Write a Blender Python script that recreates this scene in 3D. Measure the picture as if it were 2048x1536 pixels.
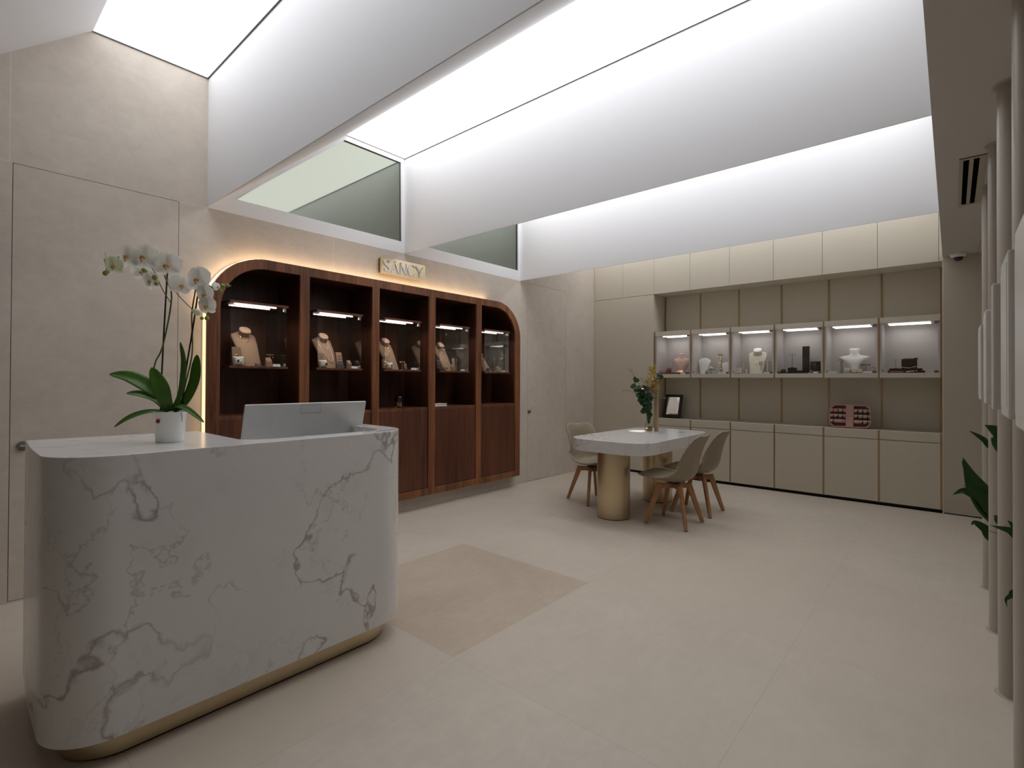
import bpy, bmesh, math, random
from mathutils import Vector, Matrix
random.seed(7)
for o in list(bpy.data.objects): bpy.data.objects.remove(o)
C = bpy.context.scene.collection
PI = math.pi
# ------------------------------------------------------------------ camera, world, exposure
TH, PITCH, ROLL = .7166, .0079, .0049
s_, c_ = math.sin(TH), math.cos(TH)
F_, R_, U_ = Vector((-s_, c_, 0)), Vector((c_, s_, 0)), Vector((0, 0, 1))
FW = F_*math.cos(PITCH) + U_*math.sin(PITCH)
DN = -U_*math.cos(PITCH) + F_*math.sin(PITCH)
RT = R_*math.cos(ROLL) - DN*math.sin(ROLL)
DN2 = R_*math.sin(ROLL) + DN*math.cos(ROLL)
cam_d = bpy.data.cameras.new('camera'); cam = bpy.data.objects.new('camera', cam_d); C.objects.link(cam)
cam.matrix_world = Matrix(((RT.x, -DN2.x, -FW.x, 4.1083), (RT.y, -DN2.y, -FW.y, 0), (RT.z, -DN2.z, -FW.z, 1.3), (0, 0, 0, 1)))
cam_d.sensor_width = 36; cam_d.lens = 1010.74/2048*36
cam_d.shift_y = -14.8/2048; cam_d.clip_start = .02
sc = bpy.context.scene; sc.camera = cam
w = bpy.data.worlds.new('world'); sc.world = w; w.use_nodes = True
w.node_tree.nodes['Background'].inputs[0].default_value = (.6, .65, .7, 1)
w.node_tree.nodes['Background'].inputs[1].default_value = .0
sc.view_settings.view_transform = 'Standard'; sc.view_settings.look = 'None'
sc.view_settings.gamma = 1; sc.view_settings.use_curve_mapping = False
sc.view_settings.exposure = 0.0
SKY_E = 2.9          # radiance of the luminous ceiling panels
# ------------------------------------------------------------------ helpers
def srgb(r, g, b):
    f = lambda v: ((v/255+.055)/1.055)**2.4 if v > 10 else v/255/12.92
    return (f(r), f(g), f(b), 1)
class N:
    def __init__(s, name):
        s.m = bpy.data.materials.new(name); s.m.use_nodes = True
        s.t = s.m.node_tree; s.t.nodes.clear()
        s.out = s.t.nodes.new('ShaderNodeOutputMaterial')
    def n(s, typ, **k):
        nd = s.t.nodes.new(typ)
        for a, v in k.items():
            if a.startswith('i_'): nd.inputs[a[2:].replace('_', ' ')].default_value = v
            else: setattr(nd, a, v)
        return nd
    def l(s, a, b): s.t.links.new(a, b)
    def math(s, op, a, b=None, clamp=False):
        nd = s.n('ShaderNodeMath', operation=op, use_clamp=clamp)
        for i, v in enumerate((a, b)):
            if v is None: continue
            if isinstance(v, (int, float)): nd.inputs[i].default_value = v
            else: s.l(v, nd.inputs[i])
        return nd.outputs[0]
    def mix(s, fac, a, b):
        nd = s.n('ShaderNodeMix', data_type='RGBA')
        for i, v in ((0, fac), (6, a), (7, b)):
            if isinstance(v, (int, float, tuple)): nd.inputs[i].default_value = v
            else: s.l(v, nd.inputs[i])
        return nd.outputs[2]
    def ramp(s, x, stops):
        nd = s.n('ShaderNodeValToRGB'); e = nd.color_ramp.elements
        while len(e) < len(stops): e.new(.5)
        for i, (p, c) in enumerate(stops):
            e[i].position = p; e[i].color = c if isinstance(c, tuple) else (c, c, c, 1)
        s.l(x, nd.inputs[0]); return nd.outputs[0]
    def coord(s, scale=(1, 1, 1), loc=(0, 0, 0), which='Object'):
        tc = s.n('ShaderNodeTexCoord'); mp = s.n('ShaderNodeMapping')
        mp.inputs['Scale'].default_value = scale; mp.inputs['Location'].default_value = loc
        s.l(tc.outputs[which], mp.inputs[0]); return mp.outputs[0]
    def noise(s, v, scale, detail=4, rough=.5, dist=0):
        nd = s.n('ShaderNodeTexNoise'); nd.inputs['Scale'].default_value = scale
        nd.inputs['Detail'].default_value = detail; nd.inputs['Roughness'].default_value = rough
        nd.inputs['Distortion'].default_value = dist; s.l(v, nd.inputs['Vector']); return nd.outputs['Fac']
    def bsdf(s, col, rough=.5, metal=0, spec=.5, bump=None, bstr=.1, **k):
        b = s.n('ShaderNodeBsdfPrincipled')
        for nm, v in (('Base Color', col), ('Roughness', rough), ('Metallic', metal), ('Specular IOR Level', spec)):
            if isinstance(v, (int, float, tuple)): b.inputs[nm].default_value = v
            else: s.l(v, b.inputs[nm])
        for nm, v in k.items(): b.inputs[nm.replace('_', ' ')].default_value = v
        if bump is not None:
            bp = s.n('ShaderNodeBump'); bp.inputs['Strength'].default_value = bstr
            bp.inputs['Distance'].default_value = .01
            s.l(bump, bp.inputs['Height']); s.l(bp.outputs[0], b.inputs['Normal'])
        s.l(b.outputs[0], s.out.inputs[0]); return s.m
def plain(name, col, rough=.5, metal=0, spec=.5, var=.04, scale=30, **k):
    n = N(name); f = n.noise(n.coord(), scale, 3)
    dark = tuple(c*(1-var) for c in col[:3])+(1,); lite = tuple(min(1, c*(1+var)) for c in col[:3])+(1,)
    return n.bsdf(n.mix(f, dark, lite), rough, metal, spec, **k)
def emit(name, col, e):
    n = N(name); em = n.n('ShaderNodeEmission'); em.inputs[0].default_value = col; em.inputs[1].default_value = e
    n.l(em.outputs[0], n.out.inputs[0]); return n.m
def glass(name, tint=(.9, .95, .93, 1), ior=1.5, refl=1.0):
    n = N(name); tr = n.n('ShaderNodeBsdfTransparent'); tr.inputs[0].default_value = tint
    gl = n.n('ShaderNodeBsdfGlossy'); gl.inputs['Roughness'].default_value = .02
    fr = n.n('ShaderNodeFresnel'); fr.inputs[0].default_value = ior
    mx = n.n('ShaderNodeMixShader'); n.l(n.math('MULTIPLY', fr.outputs[0], refl), mx.inputs[0])
    n.l(tr.outputs[0], mx.inputs[1]); n.l(gl.outputs[0], mx.inputs[2]); n.l(mx.outputs[0], n.out.inputs[0]); return n.m
M = {}
def stone(name, base, joints=None, floor=False):
    n = N(name); v = n.coord()
    a = n.noise(v, 1.3, 6, .6, .6); b = n.noise(v, 9, 8, .7, .4); c = n.noise(v, 160, 4, .7)
    st = n.noise(n.coord((2.2, 2.2, 3.4)), 4, 6, .65, 1.2)
    if floor: st = n.noise(n.coord((5, 1.5, 1)), 3, 7, .65, 1.5)
    dark = tuple(x*.86 for x in base[:3])+(1,); lite = tuple(min(1, x*1.1) for x in base[:3])+(1,)
    f = n.math('ADD', n.math('MULTIPLY', a, .35), n.math('MULTIPLY', b, .28))
    f = n.math('ADD', f, n.math('MULTIPLY', st, .25)); f = n.math('ADD', f, n.math('MULTIPLY', c, .12))
    f = n.ramp(f, [(.36, 0.), (.64, 1.)])
    col = n.mix(f, dark, lite)
    if not floor:      # small scratches of paler mineral, wall slabs joined at a few lines
        sep = n.n('ShaderNodeSeparateXYZ'); n.l(v, sep.inputs[0])
        tot = None
        for ax, p, lo, hi in joints or []:
            d = n.math('ABSOLUTE', n.math('SUBTRACT', sep.outputs[ax], p))
            m = n.math('LESS_THAN', d, .0022)
            oth = sep.outputs[2 if ax == 1 else 1]
            m = n.math('MULTIPLY', m, n.math('MULTIPLY', n.math('GREATER_THAN', oth, lo), n.math('LESS_THAN', oth, hi)))
            tot = m if tot is None else n.math('MAXIMUM', tot, m)
        if tot is not None: col = n.mix(n.math('MULTIPLY', tot, .6), col, tuple(min(1, x*1.25) for x in base[:3])+(1,))
        return n.bsdf(col, .62, 0, .3, bump=c, bstr=.04)
    sep = n.n('ShaderNodeSeparateXYZ'); n.l(v, sep.inputs[0])
    tx = n.math('DIVIDE', sep.outputs[0], 1.17); ty = n.math('DIVIDE', n.math('SUBTRACT', sep.outputs[1], .45), 1.17)
    fx, fy = n.math('FLOOR', tx), n.math('FLOOR', ty)
    cb = n.n('ShaderNodeCombineXYZ'); n.l(fx, cb.inputs[0]); n.l(fy, cb.inputs[1])
    wn = n.n('ShaderNodeTexWhiteNoise', noise_dimensions='2D'); n.l(cb.outputs[0], wn.inputs['Vector'])
    col = n.mix(n.math('MULTIPLY', wn.outputs[0], .5), col, tuple(x*y for x, y in zip(base[:3], (.97, .93, .88)))+(1,))
    sp = n.math('MULTIPLY', n.math('COMPARE', fx, 1), n.math('COMPARE', fy, 1))
    for nd in n.t.nodes:
        if nd.type == 'MATH' and nd.operation == 'COMPARE': nd.inputs[2].default_value = .1
    col = n.mix(n.math('MULTIPLY', sp, 1.0), col, n.mix(f, tuple(x*y for x, y in zip(dark, (.88, .82, .76)))+(1,), tuple(x*y for x, y in zip(lite, (.9, .84, .77)))+(1,)))
    jx = n.math('LESS_THAN', n.math('PINGPONG', tx, .5), .0011); jy = n.math('LESS_THAN', n.math('PINGPONG', ty, .5), .0011)
    j = n.math('MAXIMUM', jx, jy)
    col = n.mix(n.math('MULTIPLY', j, .5), col, tuple(x*.62 for x in base[:3])+(1,))
    rg = n.math('ADD', .36, n.math('MULTIPLY', b, .2))
    return n.bsdf(col, rg, 0, .4, bump=c, bstr=.03)
M['stone'] = stone('stone_slab_wall', (.615, .55, .48, 1), [(1, .284, 2.55, 3.6), (1, 2.318, 2.1, 2.55), (1, 3.75, 2.1, 2.55), (2, 2.553, -2, .29), (2, 2.553, 1.13, 1.32), (1, -1.2, 0, 3.6)])
M['floor'] = stone('stone_tile_floor', (.60, .535, .455, 1), floor=True)
M['white'] = plain('white_paint', (.83, .838, .865, 1), .7, var=.01)
M['soffit'] = plain('ceiling_paint', (.62, .60, .57, 1), .75, var=.01)
M['laminate'] = plain('beige_laminate', (.68, .63, .53, 1), .45, var=.02)
M['laminate_hi'] = plain('beige_laminate_case', (.68, .63, .54, 1), .45, var=.02)
M['case_in'] = plain('case_lining', (.62, .585, .575, 1), .6, var=.02)
M['wall_r'] = plain('beige_paint', (.56, .515, .43, 1), .6, var=.02)
M['shadow_gap'] = plain('dark_gap', (.03, .028, .025, 1), .8)
M['grey_profile'] = plain('grey_metal_profile', (.10, .10, .10, 1), .4, .5)
M['tube'] = plain('beige_tube_paint', (.44, .40, .34, 1), .35, var=.02)
M['panel_white'] = plain('offwhite_board', (.66, .64, .60, 1), .4, var=.02)
M['chrome'] = plain('chrome', (.55, .55, .56, 1), .18, 1)
M['steel'] = plain('brushed_steel', (.30, .28, .26, 1), .35, 1)
M['silver'] = plain('silver_plastic', (.60, .60, .59, 1), .33, .15)
M['black'] = plain('black_plastic', (.02, .02, .02, 1), .35)
M['void'] = plain('dark_duct', (.004, .004, .004, 1), 1, spec=0)
M['leg'] = None
def brass(name, col, rough=.28, an=.0):
    n = N(name); f = n.noise(n.coord((1, 1, 220)), 1.2, 3)
    return n.bsdf(n.mix(f, tuple(c*.9 for c in col[:3])+(1,), col), n.math('ADD', rough, n.math('MULTIPLY', f, .1)), 1, .5, Anisotropic=an)
M['brass'] = brass('brushed_brass', (.66, .54, .36, 1), .27, .5)
M['brass_strip'] = brass('brass_strip', (.50, .36, .21, 1), .38)
M['gold'] = brass('gold', (.85, .58, .30, 1), .2)
def wood(name, dark, lite, sc=1.0, rough=.4, axis=2, contrast=(.36, .66)):
    n = N(name)
    def S(a, b):
        v = [a, a, a]; v[axis] = b; return n.coord(tuple(v))
    a = n.noise(S(9*sc, .7*sc), 1.4, 6, .65, .6); b = n.noise(S(60*sc, 1.5*sc), 1.5, 4, .6, .3); c = n.noise(S(3.2*sc, .12), 1.6, 2, .5)
    f = n.math('ADD', n.math('MULTIPLY', a, .45), n.math('MULTIPLY', b, .3)); f = n.math('ADD', f, n.math('MULTIPLY', c, .25))
    f = n.ramp(f, [(contrast[0], 0.), (contrast[1], 1.)])
    return n.bsdf(n.mix(f, dark, lite), rough, 0, .4, bump=b, bstr=.03)
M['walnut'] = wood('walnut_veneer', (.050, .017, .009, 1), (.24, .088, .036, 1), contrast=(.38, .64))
M['walnut_shade'] = wood('walnut_veneer_niche_shade', (.030, .011, .007, 1), (.105, .036, .018, 1))  # same walnut, darkened to put the niches' black shade into the colour
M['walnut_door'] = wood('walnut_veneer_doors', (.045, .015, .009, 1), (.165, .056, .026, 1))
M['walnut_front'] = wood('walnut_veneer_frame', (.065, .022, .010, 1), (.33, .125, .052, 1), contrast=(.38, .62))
M['beech'] = wood('beech_wood', (.36, .175, .08, 1), (.52, .275, .135, 1), 3, .42)
def marble():
    n = N('white_marble'); v = n.coord((1, 1, 1), (3.1, .4, 1.7))
    w = n.n('ShaderNodeTexNoise'); w.inputs['Scale'].default_value = 2.2; w.inputs['Detail'].default_value = 6; n.l(v, w.inputs['Vector'])
    add = n.n('ShaderNodeVectorMath', operation='MULTIPLY_ADD'); n.l(w.outputs['Color'], add.inputs[0])
    add.inputs[1].default_value = (.55, .55, .55); n.l(v, add.inputs[2]); vv = add.outputs[0]
    def vein(vec, scale, width, detail=3, rough=.5):
        f = n.noise(vec, scale, detail, rough)
        d = n.math('ABSOLUTE', n.math('SUBTRACT', f, .5))
        return n.ramp(d, [(0., 1.), (width, 0.)])
    mk = n.ramp(n.noise(v, 1.6, 2), [(.42, 0.), (.62, 1.)])
    v1 = n.math('MULTIPLY', vein(vv, 1.05, .0062, 5), n.ramp(n.noise(v, 3.1, 2), [(.34, .3), (.58, 1.)]))
    v4 = n.math('MULTIPLY', vein(n.coord((1.3, 1.1, .8), (9, 4, 2)), 1.5, .0045, 8, .62), n.ramp(n.noise(v, 2.1, 2), [(.4, .1), (.6, .9)]))
    v2 = n.math('MULTIPLY', vein(vv, 2.3, .008, 5), mk)
    v3 = n.math('MULTIPLY', vein(vv, 1.1, .07, 4, .6), n.ramp(n.noise(v, 5, 2), [(.5, 0.), (.75, 1.)]))
    cl = n.noise(vv, 1.8, 4, .6)
    col = n.mix(cl, (.70, .695, .69, 1), (.80, .79, .78, 1))
    col = n.mix(n.math('MULTIPLY', v3, .20), col, (.42, .38, .38, 1))
    col = n.mix(n.math('MULTIPLY', v4, .62), col, (.40, .33, .34, 1))
    col = n.mix(n.math('MULTIPLY', v2, .55), col, (.42, .36, .36, 1))
    col = n.mix(n.math('MULTIPLY', v1, .80), col, (.28, .215, .225, 1))
    return n.bsdf(col, .16, 0, .45)
M['marble'] = marble()
M['glass'] = glass('clear_glass', (.97, .985, .975, 1), 1.45, .6)
M['glass_edge'] = glass('glass_edge', (.55, .62, .58, 1), 1.5)
def clerestory_glass():
    n = N('green_reflective_glass'); g = n.n('ShaderNodeBsdfGlossy'); g.inputs['Roughness'].default_value = .035
    g.inputs[0].default_value = (.20, .21, .178, 1)
    d = n.n('ShaderNodeBsdfDiffuse'); d.inputs[0].default_value = (.05, .06, .05, 1)
    a = n.n('ShaderNodeAddShader'); n.l(g.outputs[0], a.inputs[0]); n.l(d.outputs[0], a.inputs[1]); n.l(a.outputs[0], n.out.inputs[0]); return n.m
M['clere'] = clerestory_glass()
M['sky'] = emit('luminous_panel', (.985, .985, 1, 1), SKY_E)
M['sky_near'] = emit('luminous_panel_over_desk', (.985, .985, 1, 1), SKY_E*.84)
M['sky_back'] = emit('luminous_panel_back', (.985, .985, 1, 1), SKY_E*1.13)
M['led'] = emit('white_led', (1, .93, .96, 1), 4.0)
M['led_case'] = emit('white_led_case', (1, .94, .94, 1), 3.2)
M['warm_led'] = emit('warm_led', (1, .68, .40, 1), 5.5)
M['warm_diffuser'] = emit('warm_led_diffuser', (1, .68, .38, 1), 1.5)
M['lamp_led'] = emit('lamp_led', (1, .93, .85, 1), 2.5)
M['shell'] = plain('taupe_plastic', (.31, .255, .175, 1), .38, var=.02)
M['cushion'] = plain('taupe_leatherette', (.33, .275, .20, 1), .5, var=.03)
M['pot'] = plain('white_ceramic', (.94, .94, .91, 1), .25, var=.01)
M['red'] = plain('red_sticker', (.35, .02, .03, 1), .4)
def leafmat(name, a, b, rough=.35):
    n = N(name); f = n.noise(n.coord(), 14, 4); return n.bsdf(n.mix(f, a, b), rough, 0, .45)
M['leaf'] = leafmat('orchid_leaf', (.03, .10, .012, 1), (.11, .25, .03, 1))
M['leaf_dk'] = leafmat('dark_leaf', (.008, .035, .008, 1), (.035, .11, .022, 1))
M['leaf_euc'] = leafmat('bouquet_leaf', (.01, .04, .018, 1), (.035, .10, .04, 1), .5)
M['stem'] = leafmat('green_stem', (.06, .09, .02, 1), (.14, .17, .05, 1), .5)
M['stake'] = plain('dark_stake', (.012, .010, .009, 1), .5)
def petalmat(name, col):
    n = N(name); d = n.n('ShaderNodeBsdfDiffuse'); d.inputs[0].default_value = col
    t = n.n('ShaderNodeBsdfTranslucent'); t.inputs[0].default_value = col; m = n.n('ShaderNodeMixShader'); m.inputs[0].default_value = .4
    n.l(d.outputs[0], m.inputs[1]); n.l(t.outputs[0], m.inputs[2]); n.l(m.outputs[0], n.out.inputs[0]); return n.m
M['petal'] = petalmat('white_petal', (.93, .92, .87, 1))
M['petal_g'] = petalmat('greenish_petal', (.86, .88, .70, 1))
M['lip'] = plain('orchid_lip', (.70, .44, .16, 1), .5, var=.3, scale=120)
M['bud'] = plain('green_bud', (.33, .38, .08, 1), .5, var=.15)
M['soil'] = plain('bark', (.035, .022, .015, 1), .9, var=.5, scale=80)
M['yellow'] = plain('yellow_bloom', (.55, .38, .05, 1), .7, var=.2)
M['twig'] = plain('dry_twig', (.26, .20, .15, 1), .8)
M['velvet'] = plain('taupe_velvet', (.31, .195, .12, 1), .85, var=.05)
M['velvet_hi'] = plain('sand_velvet', (.46, .30, .21, 1), .8, var=.04)
M['cream'] = plain('cream_fabric', (.72, .68, .56, 1), .75, var=.03)
M['ivory'] = plain('ivory_velvet', (.82, .77, .66, 1), .7, var=.03)
M['pure'] = plain('white_velvet', (.92, .90, .90, 1), .6, var=.02)
M['pink'] = plain('pink_velvet', (.86, .60, .55, 1), .6, var=.03)
M['pink_card'] = plain('pink_card', (.62, .37, .33, 1), .6, var=.03)
M['pink_dk'] = plain('dusty_rose_lining', (.24, .085, .07, 1), .7, var=.05)
M['pink_roll'] = plain('pale_rose_roll', (.68, .50, .46, 1), .8, var=.04)
M['brown'] = plain('dark_brown_leather', (.045, .028, .020, 1), .45, var=.1)
M['maroon'] = plain('maroon_fabric', (.10, .02, .02, 1), .7)
M['pearl'] = plain('pearl', (.80, .66, .58, 1), .25)
M['card'] = plain('white_card', (.80, .79, .84, 1), .5, var=.01)
M['acrylic'] = glass('clear_acrylic', (.86, .84, .82, 1), 1.5)
M['rosegold'] = brass('rose_gold', (.85, .42, .28, 1), .22)
M['mirror'] = plain('mirror_glass', (.80, .82, .80, 1), .02, 1, var=0)
M['darkwood'] = wood('espresso_wood', (.012, .006, .005, 1), (.03, .014, .011, 1), 3)
M['lampwood'] = plain('sand_gold_lamp', (.50, .36, .21, 1), .4, .3)
M['plate'] = brass('sign_brass', (.70, .57, .36, 1), .32)
M['letter'] = plain('silver_letter', (.74, .74, .78, 1), .35, .2)
M['blue'] = plain('blue_glass', (.01, .01, .035, 1), .1)
M['amber'] = plain('amber_beads', (1.0, .42, .12, 1), .25, .4, var=.5, scale=200)
M['gravel'] = plain('gold_gravel', (.40, .26, .09, 1), .3, .3, var=.5, scale=150)

def mesh_obj(name, bm, mat, parent=None, smooth=None, bevel=0, seg=2, loc=None, rot=None, solid=0):
    me = bpy.data.meshes.new(name); bmesh.ops.recalc_face_normals(bm, faces=bm.faces[:])
    bm.to_mesh(me); bm.free(); me.materials.append(M[mat] if isinstance(mat, str) else mat)
    if smooth is not None:
        me.shade_smooth()
        me.set_sharp_from_angle(angle=math.radians(smooth))
    o = bpy.data.objects.new(name, me); C.objects.link(o)
    if parent is not None: o.parent = parent
    if loc: o.location = loc
    if rot: o.rotation_euler = rot
    if solid: md = o.modifiers.new('solid', 'SOLIDIFY'); md.thickness = abs(solid); md.offset = math.copysign(1, solid)
    if bevel:
        md = o.modifiers.new('bevel', 'BEVEL'); md.width = bevel; md.segments = seg; md.limit_method = 'ANGLE'; md.angle_limit = math.radians(40)
    return o
def B(): return bmesh.new()
def box(bm, x0, x1, y0, y1, z0, z1):
    v = [bm.verts.new((x, y, z)) for x in (x0, x1) for y in (y0, y1) for z in (z0, z1)]
    for f in ((0, 1, 3, 2), (4, 6, 7, 5), (0, 4, 5, 1), (2, 3, 7, 6), (0, 2, 6, 4), (1, 5, 7, 3)): bm.faces.new([v[i] for i in f])
    return v
def lathe(bm, prof, n=24, c=(0, 0, 0), sx=1, sy=1, cap=True):
    rings = [[bm.verts.new((c[0]+r*sx*math.cos(2*PI*i/n), c[1]+r*sy*math.sin(2*PI*i/n), c[2]+z)) for i in range(n)] for r, z in prof]
    for a, b in zip(rings, rings[1:]):
        for i in range(n): bm.faces.new((a[i], a[(i+1) % n], b[(i+1) % n], b[i]))
    if cap: bm.faces.new(rings[0][::-1]); bm.faces.new(rings[-1])
def tube(bm, pts, r, n=8, closed=False, rr=None):
    pts = [Vector(p) for p in pts]; K = len(pts); rings = []; up = Vector((0, 0, 1))
    for i, p in enumerate(pts):
        a = pts[(i-1) % K] if (closed or i > 0) else p; b = pts[(i+1) % K] if (closed or i < K-1) else p
        t = (b-a).normalized() if (b-a).length > 1e-9 else Vector((0, 0, 1))
        u = t.cross(up)
        if u.length < .05: u = t.cross(Vector((1, 0, 0)))
        u.normalize()
        if rings and u.dot(pu) < 0: u = -u
        pu = u; v = t.cross(u); q = rr[i] if rr else r
        rings.append([bm.verts.new(p+(u*math.cos(2*PI*k/n)+v*math.sin(2*PI*k/n))*q) for k in range(n)])
    for i in range(K if closed else K-1):
        a, b = rings[i], rings[(i+1) % K]
        for k in range(n): bm.faces.new((a[k], a[(k+1) % n], b[(k+1) % n], b[k]))
    if not closed: bm.faces.new(rings[0][::-1]); bm.faces.new(rings[-1])
def spline(P, n=8):
    P = [Vector(p) for p in P]; out = []
    for i in range(len(P)-1):
        a, b, c, d = P[max(i-1, 0)], P[i], P[i+1], P[min(i+2, len(P)-1)]
        for k in range(n):
            t = k/n; out.append(.5*((2*b)+(c-a)*t+(2*a-5*b+4*c-d)*t*t+(3*b-a-3*c+d)*t**3))
    out.append(P[-1]); return out
def extrude_poly(bm, loops, f0, f1):
    """fill outer loop with holes in 2D and extrude between the maps f0 and f1"""
    def ring(L, f): return [bm.verts.new(f(a, b)) for a, b in L]
    A = [ring(L, f0) for L in loops]; Bq = [ring(L, f1) for L in loops]
    for S in (A, Bq):
        ed = []
        for L in S:
            for i in range(len(L)): ed.append(bm.edges.new((L[i], L[(i+1) % len(L)])))
        bmesh.ops.triangle_fill(bm, edges=ed, use_beauty=True, use_dissolve=False)
    for a, b in zip(A, Bq):
        for i in range(len(a)): bm.faces.new((a[i], a[(i+1) % len(a)], b[(i+1) % len(b)], b[i]))
def rrect(x0, x1, y0, y1, r, n=8, corners=(1, 1, 1, 1)):
    out = []
    for i, (cx, cy, a0, ok) in enumerate(((x1-r, y0+r, -90, corners[0]), (x1-r, y1-r, 0, corners[1]), (x0+r, y1-r, 90, corners[2]), (x0+r, y0+r, 180, corners[3]))):
        if ok:
            for k in range(n+1):
                a = math.radians(a0+90*k/n); out.append((cx+r*math.cos(a), cy+r*math.sin(a)))
        else: out.append(((x1, y0), (x1, y1), (x0, y1), (x0, y0))[i])
    return out
def tag(o, label=None, cat=None, group=None, kind=None):
    for k, v in (('label', label), ('category', cat), ('group', group), ('kind', kind)):
        if v: o[k] = v
    return o
def empty(name, loc, rz=0, label=None, cat=None, group=None):
    o = bpy.data.objects.new(name, None); C.objects.link(o); o.location = loc; o.rotation_euler = (0, 0, rz); o.empty_display_size = .05
    return tag(o, label, cat, group)
def struct(name, bm, mat, **k):
    o = mesh_obj(name, bm, mat, **k)
    if k.get('parent') is None: o['kind'] = 'structure'
    return o
def copy_tree(o, parent=None):
    c = o.copy(); C.objects.link(c); c.parent = parent
    for ch in list(o.children): copy_tree(ch, c)
    return c
# ------------------------------------------------------------------ room shell
ZB, ZT = 2.558, 3.50           # underside of the beams, luminous ceiling
PX = [0, 3.6, 4.03, 4.03, 4.03]   # where each luminous panel ends towards the dropped ceiling
FA = [-2.246, -.467, 1.312, 3.074, 4.864]   # faces of the beams
YB, XS, XR, YF = 6.617, 4.037, 5.4, -3.2
bm = B(); box(bm, -.35, XR, YF, YB, -.1, 0); struct('floor', bm, 'floor')
# left wall with holes for doors, display cabinet and clerestory windows
CAB = (1.286, 4.755, .135, 2.227)   # y0,y1,z0,z1 outline of the walnut front
def arch(y0, y1, z0, z1, r, n=14):
    return [(y0, z0), (y1, z0)]+[(y1-r+r*math.cos(a), z1-r+r*math.sin(a)) for a in (i*PI/2/n for i in range(n+1))]+[(y0+r-r*math.sin(a), z1-r+r*math.cos(a)) for a in (i*PI/2/n for i in range(n+1))]
D1, D2 = (.300, 1.132, .012, 2.548), (5.020, 5.865, .006, 2.553)
def W_outer(a, b): return [(a+.001, ZB-.003), (b, ZB-.003), (b, ZT), (a+1.12, ZT)]
WIN = [[(1.501, 2.670), (3.041, 2.671), (3.029, 3.452), (2.417, 3.453)], [(3.27, 2.680), (4.822, 2.682), (4.817, 3.452), (4.18, 3.453)]]
outer = [(YF, 0), (YB+.4, 0), (YB+.4, 3.6), (4.864, 3.6), (4.864, ZB-.003), (1.312, ZB-.003), (1.312, 3.6), (YF, 3.6)]
holes = [arch(CAB[0]+.03, CAB[1]-.03, CAB[2]+.03, CAB[3]-.03, .39)]
for d in (D1, D2): holes.append([(d[0]-.003, d[2]-.003), (d[1]+.003, d[2]-.003), (d[1]+.003, d[3]+.003), (d[0]-.003, d[3]+.003)])
bm = B(); extrude_poly(bm, [outer]+holes, lambda a, b: (0, a, b), lambda a, b: (-.04, a, b)); struct('wall_left', bm, 'stone')
# doors
for i, (d, ly, side) in enumerate(((D1, .352, 1), (D2, 5.05, 1))):
    r = bpy.data.objects.new('door_%d' % (i+1), None); C.objects.link(r); r.location = (0, d[0], 0); r['kind'] = 'structure'
    bm = B(); box(bm, -.038, 0, 0, d[1]-d[0], d[2], d[3]); mesh_obj('door_leaf', bm, 'stone', r, loc=(0, 0, 0))
    bm = B(); box(bm, -.09, -.06, -.03, d[1]-d[0]+.03, .001, d[3]+.03); mesh_obj('door_backing', bm, 'shadow_gap', r)
    bm = B(); lathe(bm, [(.021, 0), (.026, .004), (.026, .012), (.020, .020)], 20)
    k = mesh_obj('door_lock', bm, 'steel', r, 40, loc=(0, ly-d[0], .905), rot=(0, PI/2, 0))
    bm = B(); box(bm, -.004, .004, -.012, .012, .018, .03); mesh_obj('thumb_turn', bm, 'chrome', k, bevel=.001)
# white wall band with clerestory windows under beams 1 and 2
for i, (a, b) in enumerate(((1.312, 3.074), (3.074, 4.864))):
    r = bpy.data.objects.new('window_%d' % (i+1), None); C.objects.link(r); r['kind'] = 'structure'
    o_ = [(a, ZB-.003), (b, ZB-.003), (b, 3.6), (a, 3.6)]
    bm = B(); extrude_poly(bm, [o_, WIN[i]], lambda p, q: (.001, p, q), lambda p, q: (-.04, p, q)); mesh_obj('window_frame', bm, 'white', r)
    bm = B(); vs = [bm.verts.new((-.022, p, q)) for p, q in WIN[i]]; bm.faces.new(vs); mesh_obj('pane', bm, 'clere', r, solid=-.006)
    bm = B(); g = WIN[i]
    for p, q in ((g[1], g[2]), (g[2], g[3])): tube(bm, [(-.014, p[0]-.003, p[1]), (-.014, q[0]-.003, q[1]-.003)], .005, 4)
    mesh_obj('gasket', bm, 'brown', r)
# back wall: panels, niche backing
bm = B(); box(bm, 4.045, XR, YB, YB+.1, 0, 3.6); o = struct('wall_back', bm, 'wall_r')
bm = B(); box(bm, 4.045, 4.25, YB-.0015, YB, .0, .004); box(bm, 4.045, 4.65, YB-.002, YB, .0, .012); struct('wall_foot_shade', bm, 'shadow_gap')  # no real baseboard: thin dark strips stand in for shade at the wall foot
bm = B(); box(bm, -.04, 4.1, YB+.36, YB+.40, 0, 3.6); struct('wall_back_niche', bm, 'laminate')
bm = B(); box(bm, XR, XR+.1, YF, YB+.1, 0, 3.6); struct('wall_right', bm, 'wall_r')
bm = B(); box(bm, -.04, XR, YF-.1, YF, 0, 3.6); struct('wall_front', bm, 'wall_r')
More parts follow.
